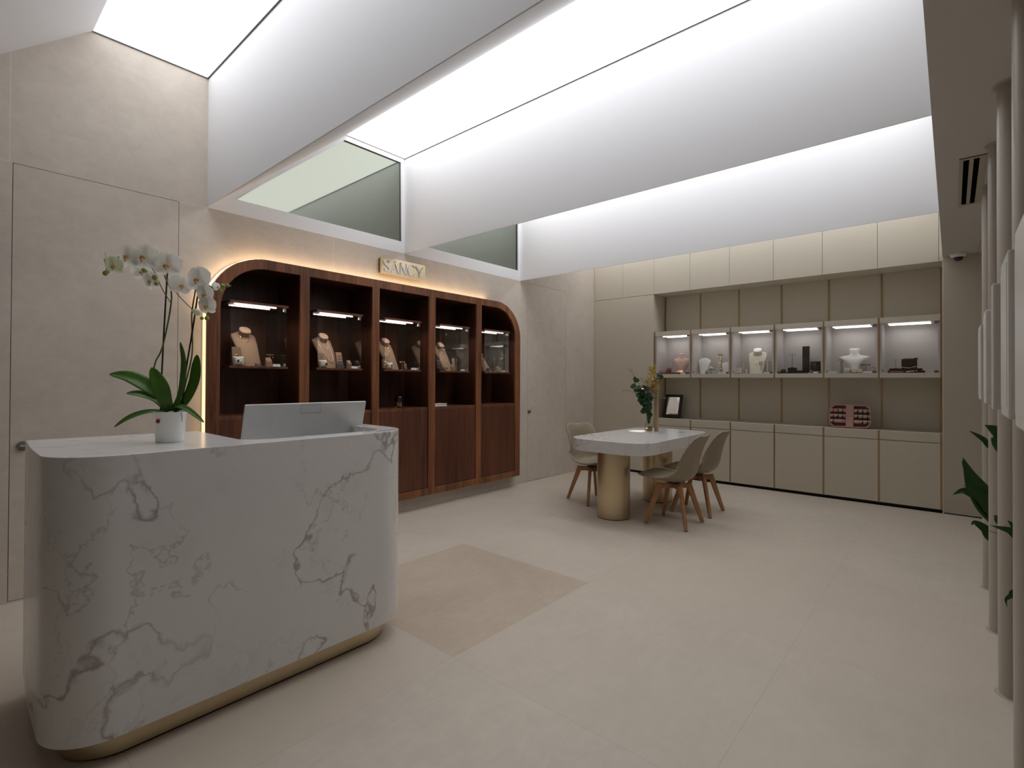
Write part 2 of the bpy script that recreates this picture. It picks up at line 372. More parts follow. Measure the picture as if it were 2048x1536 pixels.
# dropped ceiling on the right, roof over the vaults
bm = B(); box(bm, XS, XR, YF, YB, ZB, ZB+.08); box(bm, XS, XS+.03, YF, YB, ZB+.08, 3.6); struct('ceiling', bm, 'soffit')
bm = B(); box(bm, 0, XS, YF, YB+.4, 3.512, 3.64); box(bm, 0, XS, YF, FA[0], ZB, 3.56); struct('ceiling_vault', bm, 'white')
for i, f in enumerate(FA):
    ys = f+1.115
    bm = B()
    prof = [(f, ZB), (f, 3.56), (ys+.055, 3.56), (ys, ZT), (f+.006, ZB)]
    extrude_poly(bm, [prof], lambda p, q: (0.0005, p, q), lambda p, q: (XS, p, q)); struct('trim_%d' % (i+1), bm, 'white')
    nx = FA[i+1] if i < 4 else YB
    if i == 0: continue
    lab = {1: 'white luminous ceiling panel at the upper left of the picture, over the reception desk', 2: 'long white luminous ceiling panel above the walnut display cabinet and the sign',
           3: 'luminous ceiling panel hidden behind the middle white beam', 4: 'luminous ceiling panel beside the back cupboards, hidden behind the last beam'}[i]
    r = empty('luminous_ceiling_panel', (0, ys, ZT), 0, lab, 'ceiling light', 'luminous ceiling panels between the beams')
    xe = PX[i]
    bm = B(); vs = [bm.verts.new(p) for p in ((.008, .002, .004), (xe, .002, .004), (xe, nx-ys-.008, .004), (.008, nx-ys-.008, .004))]; bm.faces.new(vs)
    for f_ in bm.faces: f_.normal_update()
    mesh_obj('light_diffuser', bm, ('sky', 'sky_near', 'sky', 'sky_back', 'sky_back')[i], r, solid=.004)
    bm = B(); box(bm, .001, xe+.008, nx-ys-.009, nx-ys-.001, -.002, .012); box(bm, .001, .008, .0, nx-ys-.009, -.002, .012); mesh_obj('shadow_gap_profile', bm, 'grey_profile', r)  # shadow gap line round the panel, put in as dark grey strips
    if i == 4:      # upper stone on the back wall above cupboards is hidden; close the vault
        pass
# ------------------------------------------------------------------ walnut display cabinet
CB = empty('display_cabinet', (0, CAB[0], 0), 0, 'wall-hung walnut display cabinet with rounded top corners, five niches and warm backlighting', 'display cabinet')
Y0c = [1.374+.676*k for k in range(5)]; NW = [.594, .600, .588, .590, .584]
FX = .100
def niche_loop(k, z0=1.022):
    y0, y1 = Y0c[k]-CAB[0], Y0c[k]+NW[k]-CAB[0]; z1 = 2.152; r = .335; n = 12
    L = [(y0, z0), (y1, z0)]
    if k == 4: L += [(y1-r+r*math.cos(a), z1-r+r*math.sin(a)) for a in (i*PI/2/n for i in range(n+1))]
    else: L.append((y1, z1))
    if k == 0: L += [(y0+r-r*math.sin(a), z1-r+r*math.cos(a)) for a in (i*PI/2/n for i in range(n+1))]
    else: L.append((y0, z1))
    return L
out = [(a-CAB[0], b) for a, b in arch(*CAB, .42)]
bm = B(); extrude_poly(bm, [out]+[niche_loop(k, .205) for k in range(5)], lambda a, b: (FX, a, b), lambda a, b: (FX-.022, a, b))
mesh_obj('front_frame', bm, 'walnut_front', CB, bevel=.0015, seg=1)
inn = [(a-CAB[0], b) for a, b in arch(CAB[0]+.004, CAB[1]-.004, CAB[2]+.004, CAB[3]-.004, .416)]
bm = B()
extrude_poly(bm, [inn]+[niche_loop(k, .205) for k in range(5)], lambda a, b: (FX-.0225, a, b), lambda a, b: (.002, a, b)); mesh_obj('carcass', bm, 'walnut_shade', CB)
bm = B()
for k in range(5):
    L = niche_loop(k, .205)
    a = [bm.verts.new((.0019, p, q)) for p, q in L]; b = [bm.verts.new((-.30, p, q)) for p, q in L]
    for i in range(len(L)): bm.faces.new((a[i], a[(i+1) % len(L)], b[(i+1) % len(L)], b[i]))
    bm.faces.new(b)
mesh_obj('niche_lining', bm, 'walnut_shade', CB, solid=0)
for k in range(5):
    y0, y1 = Y0c[k]-CAB[0], Y0c[k]+NW[k]-CAB[0]
    bm = B(); box(bm, -.299, FX-.008, y0+.001, y1-.001, 1.004, 1.026); mesh_obj('shelf_board', bm, 'walnut', CB)
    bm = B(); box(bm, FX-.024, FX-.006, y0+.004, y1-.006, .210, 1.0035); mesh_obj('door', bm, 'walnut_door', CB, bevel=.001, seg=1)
# side diffusers and the warm strip behind the arch
bm = B(); box(bm, .012, FX-.023, -.0005, .0035, .15, 1.806); mesh_obj('side_light_diffuser', bm, 'warm_diffuser', CB)
pts = [(a-CAB[0], b) for a, b in arch(*CAB, .42)]
bm = B(); n_ = 14; path = [(CAB[0]+.42-.424*math.sin(a)-CAB[0], CAB[3]-.42+.424*math.cos(a)) for a in (PI/2-i*PI/2/n_ for i in range(n_+1))]
path = path + [(2.95, CAB[3]+.004)]
for (a, b), (c, d) in zip(path, path[1:]):
    vs = [bm.verts.new(p) for p in ((.012, a, b), (FX-.023, a, b), (FX-.023, c, d), (.012, c, d))]; bm.faces.new(vs)
mesh_obj('backlight_strip', bm, 'warm_led', CB)
# ------------------------------------------------------------------ glass vitrines
ORD = ['first', 'second', 'third', 'fourth', 'fifth']
def lamp(parent, loc, sx, sy, power, col=(1, .90, .88), name='lamp_light', spread=150, kind='AREA', rot=None):
    d = bpy.data.lights.new(name, kind); d.energy = power; d.color = col
    if kind == 'AREA': d.shape = 'RECTANGLE'; d.size = sx; d.size_y = sy; d.spread = math.radians(spread)
    o = bpy.data.objects.new(name, d); C.objects.link(o); o.parent = parent; o.location = loc
    if rot: o.rotation_euler = rot
    return o
def vitrine(k, lab):
    cy = Y0c[k]+NW[k]/2-.010; hw = .219
    r = empty('glass_vitrine', (0, cy, 1.388), 0, lab, 'glass display case', 'glass vitrines in the walnut niches')
    bm = B(); box(bm, -.299, .086, -hw, hw, .484, .502); mesh_obj('top_board', bm, 'walnut', r, bevel=.001, seg=1)
    bm = B(); box(bm, -.299, .086, -hw, hw, -.004, .013); mesh_obj('bottom_board', bm, 'walnut', r, bevel=.001, seg=1)
    bm = B(); box(bm, .074, .079, -hw+.008, hw-.012, .0145, .483); mesh_obj('front_pane', bm, 'glass', r)
    for s in (-1, 1):
        bm = B(); box(bm, -.298, .070, s*(hw-.012)-.0025, s*(hw-.012)+.0025, .0145, .483); mesh_obj('side_pane', bm, 'glass', r)
    for s, x, a, b in ((0, .052, -.178, .135), (1, -.055, -.178, .130)):
        bm = B(); box(bm, x-.004, x+.004, a, b, .474, .482); mesh_obj('light_strip', bm, 'led', r, bevel=.001)
    for x in (.052, -.055): lamp(r, (x, -.022, .4735), .006, .31, .46)
    bm = B(); box(bm, .062, .083, hw-.036, hw-.018, .45, .483); box(bm, -.02, .083, hw-.028, hw-.020, .4475, .4515); mesh_obj('hinge', bm, 'chrome', r, bevel=.001)
    bm = B(); box(bm, .062, .083, hw-.036, hw-.018, .0145, .038); mesh_obj('hinge', bm, 'chrome', r, bevel=.001)
    return r
VL = ['glass vitrine in the leftmost walnut niche, above the computer screen\'s left end', 'glass vitrine in the second walnut niche, with the long pearl necklace',
      'glass vitrine in the middle walnut niche, above the blue and amber jar', 'glass vitrine in the fourth walnut niche, above the pale book', 'glass vitrine in the rightmost walnut niche, with the short bust']
VC = []
for k in range(5): vitrine(k, VL[k]); VC.append(Y0c[k]+NW[k]/2-.010)
ZV = 1.402
# ------------------------------------------------------------------ jewellery furniture (local front is -Y)
def loft(bm, secs, n=20):
    rings = [[bm.verts.new((cx+a*math.copysign(abs(math.cos(t))**.8, math.cos(t)), cy+b*math.copysign(abs(math.sin(t))**.8, math.sin(t)), z)) for t in (2*PI*i/n for i in range(n))] for z, a, b, cx, cy in secs]
    for a, b in zip(rings, rings[1:]):
        for i in range(n): bm.faces.new((a[i], a[(i+1) % n], b[(i+1) % n], b[i]))
    bm.faces.new(rings[0][::-1]); bm.faces.new(rings[-1])
def tall_bust(loc, rz, mat, capmat, lab, h=.33, w=.1, group='tall necklace busts'):
    r = empty('necklace_bust', loc, rz, lab, 'necklace bust', group); k = h/.33; q = w/.1
    LN = .48; bm = B(); loft(bm, [(z*k, a*q, b, 0, c+LN*z-.07) for z, a, b, c in ((0, .070, .030, .0), (.02, .073, .030, 0), (.10, .084, .028, .006), (.18, .096, .024, .012), (.235, .101, .020, .02), (.255, .098, .018, .022), (.268, .070, .018, .022), (.278, .045, .024, .018), (.284, .040, .026, .012))])
    mesh_obj('torso', bm, mat, r, 60)
    bm = B(); loft(bm, [(z*k, a*q, b*q, 0, c) for z, a, b, c in ((0, .040, .032, 0), (.03, .042, .034, 0), (.042, .047, .038, 0), (.05, .045, .036, 0), (.053, .036, .028, 0))])
    mesh_obj('neck_cap', bm, capmat, r, 60, loc=(0, .012+LN*.268-.07, .262*k), rot=(math.radians(48), 0, 0))
    return r
def necklace(loc, rz, lab, drop=.09, wd=.036, r=.0016, mat='gold', top=.272, beads=0, pend=True, name='necklace', cat='necklace', group='necklaces on the busts', k=1.0, yo=.004, half=False):
    t = empty(name, loc, rz, lab, cat, group)
    N_ = 28; pts = []
    for i in range(N_+1):
        u = -1+2*i/N_
        x = wd*math.sin(u*PI/2)*(1.0 if not half else .9); z = top-drop*(1-abs(u)**2.2)
        zz = z/k
        dep = .030 if zz < .1 else .030-.010*(zz-.1)/.13
        cyy = 0 if zz < .05 else .02*min(1, (zz-.05)/.18)
        if zz > .25: dep += .02*(zz-.25)/.03
        y = cyy+.48*z-.07-dep*(math.sqrt(max(.05, 1-(x/.1)**2)))-yo
        pts.append((x*k, y, z))
    bm = B(); tube(bm, pts, r, 6)
    if beads:
        for p in pts[::1]: bmesh.ops.create_icosphere(bm, subdivisions=1, radius=r*1.5, matrix=Matrix.Translation(p))
    mesh_obj('chain', bm, mat, t, 60)
    if pend:
        bm = B(); bmesh.ops.create_icosphere(bm, subdivisions=2, radius=.006, matrix=Matrix.Translation((0, pts[N_//2][1]-.002, top-drop-.008))@Matrix.Diagonal((.8, .5, 1.4, 1)))
        mesh_obj('pendant', bm, mat, t, 60)
    return t
def bust_wide(loc, rz, mat, lab, s=1.0, group='low busts in the lit cases', neck=True, shape=0):
    r = empty('necklace_bust', loc, rz, lab, 'necklace bust', group)
    if shape == 0: S = ((0, .028, .03), (.02, .030, .03), (.055, .04, .032), (.10, .075, .035), (.14, .092, .035), (.16, .096, .030), (.172, .085, .026), (.18, .045, .028), (.19, .036, .030), (.225, .034, .030), (.232, .036, .032), (.236, .030, .026))
    elif shape == 1: S = ((0, .042, .022), (.01, .045, .022), (.05, .050, .020), (.11, .066, .020), (.165, .080, .018), (.182, .077, .016), (.195, .055, .016), (.206, .040, .015), (.212, .022, .012))
    else: S = ((0, .055, .045), (.012, .057, .047), (.04, .05, .045), (.08, .075, .05), (.125, .12, .05), (.15, .152, .042), (.165, .158, .035), (.175, .12, .034), (.185, .062, .034), (.2, .048, .036), (.235, .050, .038), (.262, .056, .042), (.268, .050, .036))
    bm = B(); loft(bm, [(z*s, a*s, b*s, 0, (.30*z-.03)*s) for z, a, b in S], 28); mesh_obj('torso', bm, mat, r, 60); return r
def price_card(loc, rz, lab, w=.055):
    r = empty('price_card', loc, rz, lab, 'price card', 'white price cards')
    bm = B(); a = w/2
    vs = [bm.verts.new(p) for p in ((-a, -.016, 0), (a, -.016, 0), (a, -.006, .020), (-a, -.006, .020), (a, .012, 0), (-a, .012, 0))]
    for f in ((0, 1, 2, 3), (3, 2, 4, 5), (0, 3, 5), (1, 4, 2), (0, 5, 4, 1)): bm.faces.new([vs[i] for i in f])
    mesh_obj('card', bm, 'card', r); return r
def pillow(loc, rz, lab, s=.075, mat='cream', group='watch pillows in the vitrines'):
    r = empty('watch_pillow', loc, rz, lab, 'pillow', group); bm = B(); n = 10; G = {}
    for sd in (1, -1):
        for i in range(n+1):
            for j in range(n+1):
                u, v = -1+2*i/n, -1+2*j/n
                th = .02*(1-u**4)*(1-v**4)+.0; pin = 1-.10*(1-abs(v)**2)*(abs(u) == 1)*0-.08*(1-v*v)*abs(u)**3
                pin2 = 1-.08*(1-u*u)*abs(v)**3
                G[sd, i, j] = bm.verts.new((u*s/2*pin, -sd*th*(1-.35*math.exp(-(u*9)**2)), s/2+v*s/2*pin2))
        for i in range(n):
            for j in range(n): bm.faces.new([G[sd, i, j], G[sd, i+1, j], G[sd, i+1, j+1], G[sd, i, j+1]])
    bmesh.ops.remove_doubles(bm, verts=bm.verts[:], dist=.0004)
    mesh_obj('cushion', bm, mat, r, 60, rot=(math.radians(-18), 0, 0), loc=(0, .014, .002)); return r
def brooch(loc, rz, lab, mat='chrome', s=.014, group='brooches on the pillows'):
    t = empty('charm_brooch', loc, rz, lab, 'brooch', group); bm = B()
    for i in range(5):
        a = 2*PI*i/5; bmesh.ops.create_icosphere(bm, subdivisions=1, radius=s*.42, matrix=Matrix.Translation((math.cos(a)*s*.6, -.003, math.sin(a)*s*.6))@Matrix.Diagonal((1, .4, 1, 1)))
    mesh_obj('petals', bm, mat, t, 50); bm = B(); bmesh.ops.create_icosphere(bm, subdivisions=2, radius=s*.4, matrix=Matrix.Translation((0, -.007, 0))); mesh_obj('gem', bm, 'black', t, 60); return t
def ramp_stand(loc, rz, lab, w=.03, h=.05, mat='velvet', jm='gold', jewel='ring', d=.022, cat='jewellery stand', group='small velvet jewellery stands', tilt=.010):
    r = empty('jewellery_stand', loc, rz, lab, cat, group); bm = B(); a = w/2
    vs = [bm.verts.new(p) for p in ((-a, -d, 0), (a, -d, 0), (a, d, 0), (-a, d, 0), (-a, -d+tilt, h*.55), (a, -d+tilt, h*.55), (a, d, h), (-a, d, h))]
    for f in ((0, 3, 2, 1), (0, 1, 5, 4), (4, 5, 6, 7), (2, 3, 7, 6), (0, 4, 7, 3), (1, 2, 6, 5)): bm.faces.new([vs[i] for i in f])
    mesh_obj('block', bm, mat, r, bevel=.002); bm = B()
    sl = math.atan2(h*.45, 2*d-tilt); c = Vector((0, tilt/2, h*.79+.002))
    if jewel == 'ring': tube(bm, [c+Vector((.010*math.cos(t), .010*math.sin(t)*math.cos(sl)-.001, .010*math.sin(t)*math.sin(sl)+.002)) for t in (2*PI*i/20 for i in range(20))], .0016, 6, True)
    elif jewel == 'studs':
        for s in (-1, 1): bmesh.ops.create_icosphere(bm, subdivisions=2, radius=.0055, matrix=Matrix.Translation(c+Vector((s*w*.24, 0, .003))))
    elif jewel == 'bars':
        for s in (-1, 0, 1): tube(bm, [c+Vector((-w*.36, s*.009, s*.009*math.tan(sl)+.002)), c+Vector((w*.36, s*.009, s*.009*math.tan(sl)+.002))], .0016, 6)
    if len(bm.verts): mesh_obj('jewel', bm, jm, r, 50)
    else: bm.free()
    return r
def slab_stand(loc, rz, lab, w=.062, h=.12, mat='velvet', jm='gold', lean=14, jz=.3, jr=.012, cat='jewellery stand', group='leaning velvet display boards', jewel='hoop'):
    r = empty('display_board', loc, rz, lab, cat, group)
    bm = B(); box(bm, -w/2, w/2, -.006, .006, 0, h); box(bm, -w/2, w/2, -.03, .006, 0, .006)
    b = mesh_obj('board', bm, mat, r, bevel=.002, rot=(math.radians(-lean), 0, 0), loc=(0, 0, .004)); bm = B()
    if jewel == 'hoop': tube(bm, [(jr*math.cos(t), -.008, h*jz+jr+jr*math.sin(t)) for t in (2*PI*i/24 for i in range(24))], .0018, 6, True)
    else:
        for i in range(4): tube(bm, [(-w*.33, -.008, h*(.25+.17*i)), (0, -.0095, h*(.25+.17*i)-.006), (w*.33, -.008, h*(.25+.17*i))], .0016, 6)
    mesh_obj('jewel', bm, jm, r, 50, rot=(math.radians(-lean), 0, 0), loc=(0, 0, .004)); return r
def t_stand(loc, rz, lab, h=.10, w=.05, mat='velvet', jm='gold', drops=True, cat='earring stand', group='T-shaped earring stands', base=.018, thin=.0035, flat=True):
    r = empty('earring_stand', loc, rz, lab, cat, group)
    bm = B(); lathe(bm, [(base, 0), (base, .004), (thin, .008), (thin, h-.004)], 14)
    if flat: box(bm, -w/2, w/2, -.006, .006, h-.005, h+.004)
    else: tube(bm, [(-w/2, 0, h), (w/2, 0, h)], thin*.7, 6)
    mesh_obj('stand', bm, mat, r, 40)
    for s in (-1, 1):
        bm = B(); c = (s*w*.36, -.007, h-.008)
        if drops: tube(bm, [(c[0], c[1], c[2]), (c[0], c[1], c[2]-.012)], .001, 5)
        bmesh.ops.create_icosphere(bm, subdivisions=2, radius=.0052, matrix=Matrix.Translation((c[0], c[1], c[2]-(.016 if drops else 0))))
        mesh_obj('earring', bm, jm, r, 50)
    return r
RZL = PI/2      # front towards the room for things on the left wall
def LV(k, x, dy, z=0): return (x, VC[k]+.010-.0+dy, ZV+z)
# bay 1
p = LV(0, -.15, -.01); tall_bust(p, RZL+.17, 'velvet', 'velvet_hi', 'taupe necklace bust with a fine gold chain in the leftmost walnut niche')
necklace(p, RZL+.17, 'fine gold chain with small pendant on the bust in the leftmost walnut niche', .075, .037)
slab_stand(LV(0, .0, -.145), RZL-.2, 'leaning taupe board with a gold hoop in the leftmost walnut niche', .064, .145, jz=.42)
p = LV(0, .045, -.145); pillow(p, RZL-.15, 'cream watch pillow in front of the board with the gold hoop')
brooch((p[0]+.036, p[1]-.022, p[2]+.034), RZL, 'silver flower brooch pinned on the pillow in the leftmost walnut niche', s=.02)
ramp_stand(LV(0, .0, .012), RZL, 'low dark ring stand right of the bust in the leftmost walnut niche', .04, .026, 'brown', 'rosegold', d=.015)
ramp_stand(LV(0, .0, .094), RZL, 'sloping taupe stand with red-gold pendant in the leftmost walnut niche', .042, .072, 'velvet', 'rosegold', 'bars')
t_stand(LV(0, -.1, .146), RZL, 'T-shaped taupe earring stand in the leftmost walnut niche', .10, .055, 'velvet', 'gold')
price_card(LV(0, .045, .132), RZL, 'white price card at the right of the leftmost glass vitrine')
# bay 2
p = LV(1, -.15, -.016); tall_bust(p, RZL+.17, 'velvet', 'velvet_hi', 'taupe necklace bust wearing two strands of pearls in the second walnut niche')
necklace(p, RZL+.17, 'long strand of pale pearls hanging low on the bust in the second walnut niche', .215, .052, .0026, 'pearl', beads=1, pend=False, name='pearl_necklace')
necklace(p, RZL+.17, 'short inner strand of pearls on the bust in the second walnut niche', .10, .040, .0022, 'pearl', beads=1, pend=False, name='pearl_necklace', yo=.006)
slab_stand(LV(1, .0, -.14), RZL-.2, 'leaning board with a pink crystal brooch left of the pearl bust', .055, .13, jm='pearl', jz=.55, jr=.014)
p = LV(1, .045, -.14); pillow(p, RZL-.1, 'cream watch pillow in front of the pearl bust, second walnut niche', .07)
brooch((p[0]+.036, p[1]-.0, p[2]+.030), RZL, 'round dark brooch on the pillow in the second walnut niche', 'black', .014)
slab_stand(LV(1, -.05, .07), RZL-.1, 'sloping taupe bracelet ramp with thin bracelets in the second walnut niche', .055, .15, lean=20, jewel='bars')
ramp_stand(LV(1, -.03, .052), RZL-.1, 'dark cube under the bracelet ramp in the second walnut niche', .062, .062, 'brown', 'gold', None, d=.02)
ramp_stand(LV(1, -.05, .155), RZL, 'square taupe column with a white stone ring in the second walnut niche', .036, .078, 'velvet', 'pearl', 'ring', d=.018, tilt=.0)
price_card(LV(1, .045, .147), RZL, 'white price card at the right of the vitrine with pearls')
# bay 3
p = LV(2, -.15, -.02); tall_bust(p, RZL+.17, 'velvet', 'velvet_hi', 'bare taupe necklace bust in the middle walnut niche')
necklace(p, RZL+.17, 'thin gold pendant chain on the bust in the middle walnut niche', .12, .034, .0012)
slab_stand(LV(2, .0, -.165), RZL-.2, 'taupe board with gold rings at the left of the middle walnut niche', .05, .10, jewel='bars')
slab_stand(LV(2, -.05, -.09), RZL-.2, 'taupe board with crystal bars in front of the bust in the middle walnut niche', .05, .135, jewel='bars', jm='pearl')
p = LV(2, .045, -.125); pillow(p, RZL-.1, 'cream watch pillow in the middle walnut niche', .068)
brooch((p[0]+.036, p[1]-.018, p[2]+.034), RZL, 'silver flower brooch on the pillow in the middle walnut niche', s=.017)
t_stand(LV(2, -.1, .112), RZL, 'low T-shaped stand with pearl studs in the middle walnut niche', .085, .062, 'velvet', 'pearl', False)
slab_stand(LV(2, -.02, .095), RZL-.3, 'narrow leaning taupe strip beside the low T-shaped stand', .026, .06, jewel='bars')
price_card(LV(2, .045, .145), RZL, 'rounded white card at the right of the middle vitrine', .062)
# bay 4
p = LV(3, -.15, .03); tall_bust(p, RZL+.17, 'velvet', 'velvet_hi', 'taupe necklace bust with several silver chains in the fourth walnut niche')
necklace(p, RZL+.17, 'upper fine silver chain on the bust in the fourth walnut niche', .05, .045, .0018, 'chrome', pend=False)
necklace(p, RZL+.17, 'lower fine silver chain on the bust in the fourth walnut niche', .085, .052, .0018, 'chrome', pend=False)
slab_stand(LV(3, .0, -.165), RZL-.2, 'dark board with crystal earrings at the left of the fourth walnut niche', .05, .14, 'brown', 'pearl', jewel='bars')
p = LV(3, .04, -.115); pillow(p, RZL-.1, 'small taupe pillow in front of the bust in the fourth walnut niche', .05, 'velvet')
brooch((p[0]+.032, p[1], p[2]+.024), RZL, 'silver leaf brooch on the taupe pillow in the fourth walnut niche', s=.015)
ramp_stand(LV(3, -.05, .075), RZL, 'square taupe column with a silver ring in the fourth walnut niche', .032, .075, 'velvet', 'chrome', 'ring', d=.015, tilt=0)
slab_stand(LV(3, -.08, .13), RZL-.25, 'tall leaning strip with a silver watch in the fourth walnut niche', .032, .145, jm='chrome', jewel='bars')
t_stand(LV(3, -.1, .178), RZL, 'slim silver earring stand in the fourth walnut niche', .13, .03, 'velvet', 'chrome', False, flat=False)
price_card(LV(3, .045, .138), RZL, 'white price card at the right of the fourth vitrine')
# bay 5
p = LV(4, -.15, -.01); tall_bust(p, RZL+.17, 'velvet', 'velvet_hi', 'short taupe necklace bust in the rightmost walnut niche', .245, .09)
slab_stand(LV(4, -.03, -.12), RZL-.2, 'taupe board with rose-gold earrings in the rightmost walnut niche', .045, .15, jm='rosegold', jewel='bars')
p = LV(4, .03, -.09); pillow(p, RZL-.1, 'dark pillow at the left of the rightmost vitrine', .045, 'brown')
brooch((p[0]+.03, p[1], p[2]+.020), RZL, 'silver brooch on the dark pillow in the rightmost walnut niche', s=.014)
t_stand(LV(4, -.1, .135), RZL, 'tall T-shaped taupe stand in the rightmost walnut niche', .165, .045, 'velvet', 'chrome')
ramp_stand(LV(4, -.06, .175), RZL, 'square taupe ring block in the rightmost walnut niche', .07, .07, 'velvet', 'gold', 'ring', d=.025)
t_stand(LV(4, -.16, .20), RZL, 'small leaf-shaped earring holder behind the ring block, rightmost walnut niche', .14, .02, 'velvet', 'gold', False, flat=False)
price_card(LV(4, .045, .134), RZL, 'white price card at the right of the rightmost vitrine')
# niche floor items
r = empty('decorative_jar', (-.02, 3.036, 1.027), 0, 'small blue glass jar of amber beads in the middle walnut niche', 'jar')
bm = B(); lathe(bm, [(.034, 0), (.038, .01), (.038, .10), (.036, .10), (.036, .012), (0.002, .008)], 20, cap=False); mesh_obj('jar_glass', bm, 'glass', r, 40)
bm = B()
for i in range(46):
    a = random.random()*2*PI; q = .026*math.sqrt(random.random()); bmesh.ops.create_icosphere(bm, subdivisions=1, radius=.008, matrix=Matrix.Translation((q*math.cos(a), q*math.sin(a), .014+.044*random.random())))
o = mesh_obj('beads', bm, 'amber', r, 50); o['kind'] = 'stuff'
bm = B(); lathe(bm, [(.036, .062), (.037, .07), (.037, .098), (.030, .11)], 20); mesh_obj('blue_top', bm, 'blue', r, 40)
r = empty('book', (.02, 3.505, 1.027), RZL, 'pale hardcover book lying at the left of the fourth walnut niche', 'book')
bm = B(); box(bm, -.10, .085, -.055, .06, 0, .003); box(bm, -.10, .085, -.055, .06, .026, .029); mesh_obj('cover', bm, 'card', r, bevel=.001)
bm = B(); box(bm, -.095, .080, -.05, .055, .003, .026); mesh_obj('pages', bm, 'cream', r)
# ------------------------------------------------------------------ SANCY sign
r = empty('wall_sign', (0, 2.765, 2.309), 0, 'brass plate sign with raised silver letters reading SANCY above the walnut cabinet', 'sign')
SW, SH = .530, .158
bm = B(); box(bm, .04, .058, 0, SW, 0, SH); mesh_obj('sign_plate', bm, 'plate', r, bevel=.001)
bm = B(); box(bm, .004, .040, .01, SW-.01, .01, SH-.01); mesh_obj('sign_back', bm, 'walnut', r)
def stroke(bm, pts, ws, x0=.0585, x1=.066):
    P = [Vector((a, b)) for a, b in pts]; L = []; Rr = []
    for i, p in enumerate(P):
        t = (P[min(i+1, len(P)-1)]-P[max(i-1, 0)]).normalized(); n = Vector((-t.y, t.x)); w = ws[i]/2
        L.append(p+n*w); Rr.append(p-n*w)
    for i in range(len(P)-1):
        q = [L[i], L[i+1], Rr[i+1], Rr[i]]
        a = [bm.verts.new((x0, v.x, v.y)) for v in q]; b = [bm.verts.new((x1, v.x, v.y)) for v in q]
        bm.faces.new(a[::-1]); bm.faces.new(b)
        for k in range(4): bm.faces.new((a[k], a[(k+1) % 4], b[(k+1) % 4], b[k]))
def lett(ch, ox, w):
    bm = B(); h = .108; oz = .024
    Tn, Tk = .006, .017
    def sp(P, ws): 
        Q = spline([(a, b, 0) for a, b in P], 6); n = len(Q); W = [ws[min(int(i/(n-1)*(len(ws)-1)), len(ws)-2)]*(1-((i/(n-1)*(len(ws)-1)) % 1))+ws[min(int(i/(n-1)*(len(ws)-1))+1, len(ws)-1)]*((i/(n-1)*(len(ws)-1)) % 1) for i in range(n)]
        stroke(bm, [(ox+q.x*w, oz+q.y*h) for q in Q], W)
    def ln(a, b, w0, w1=None): stroke(bm, [(ox+a[0]*w, oz+a[1]*h), (ox+b[0]*w, oz+b[1]*h)], [w0, w1 or w0])
    if ch == 'S': sp([(.92, .80), (.82, .95), (.55, 1.0), (.22, .93), (.10, .75), (.22, .60), (.52, .50), (.82, .38), (.94, .22), (.82, .06), (.5, .0), (.2, .05), (.06, .22)], [.008, .007, .009, .013, .016, .018, .018, .016, .013, .009, .007, .007])
    if ch == 'A': ln((.02, 0), (.50, 1.0), Tn, Tn+.002); ln((.98, 0), (.48, 1.0), Tk); ln((.2, .33), (.8, .33), Tn)
    if ch == 'N': ln((.06, 0), (.06, 1), Tn); ln((.06, 1), (.93, 0), Tk); ln((.93, 0), (.93, 1), Tn)
    if ch == 'C': sp([(.95, .80), (.8, .95), (.52, 1.0), (.22, .9), (.05, .68), (.02, .48), (.08, .25), (.28, .06), (.55, 0), (.82, .06), (.97, .22)], [.014, .008, .007, .012, .017, .018, .017, .012, .007, .007, .006])
    if ch == 'Y': ln((.02, 1), (.52, .46), Tk); ln((.98, 1), (.54, .48), Tn); ln((.52, .5), (.52, 0), Tk)
    return bm
for ch, ox, w in (('S', .032, .066), ('A', .112, .092), ('N', .218, .080), ('C', .318, .080), ('Y', .408, .092)):
    mesh_obj('letter', lett(ch, ox, w), 'letter', r)
# ------------------------------------------------------------------ back wall cabinets
XK = [.982+.5075*k for k in range(7)]
r = empty('tall_cupboard', (.002, YB, 0), 0, 'tall plain beige cupboard front in the left corner beside the stone wall', 'cupboard')
bm = B(); box(bm, 0, .962, .002, .355, .03, 2.513); mesh_obj('body', bm, 'laminate', r)
bm = B(); box(bm, .002, .960, -.018+.018, .0015, .035, 2.510); mesh_obj('door', bm, 'laminate', r, bevel=.0008, seg=1)
bm = B(); box(bm, .0, .965, .03, .05, 0, .03); mesh_obj('toe_kick', bm, 'shadow_gap', r)
UX = [.002, .484, .966]+[.970+.5075*k for k in range(1, 6)]+[4.009]
ULB = ['upper beige cupboard at the far left, over the tall cupboard beside the stone wall', 'upper beige cupboard second from the left, over the tall cupboard'] + \
      ['upper beige cupboard above the lit case with %s' % t for t in ('the pink bust', 'the white busts', 'the tall cream bust', 'the tall dark box', 'the wide-shouldered bust', 'the wide dark tray')]
for i in range(8):
    x0, x1 = UX[i], UX[i+1]
    r = empty('wall_cupboard', (x0, YB, 2.517), 0, ULB[i], 'cupboard', 'row of upper beige cupboards')
    bm = B(); box(bm, .001, x1-x0-.001, .006, .355, 0, .98); mesh_obj('body', bm, 'laminate', r)
    bm = B(); box(bm, .002, x1-x0-.002, -.0, .005, 0, .98); mesh_obj('door', bm, 'laminate', r, bevel=.0008, seg=1)
bm = B(); box(bm, 4.010, 4.044, YB, YB+.355, 2.517, 3.497); box(bm, 4.034, 4.0445, YB+.004, YB+.355, 0, 2.516); struct('trim_6', bm, 'laminate')
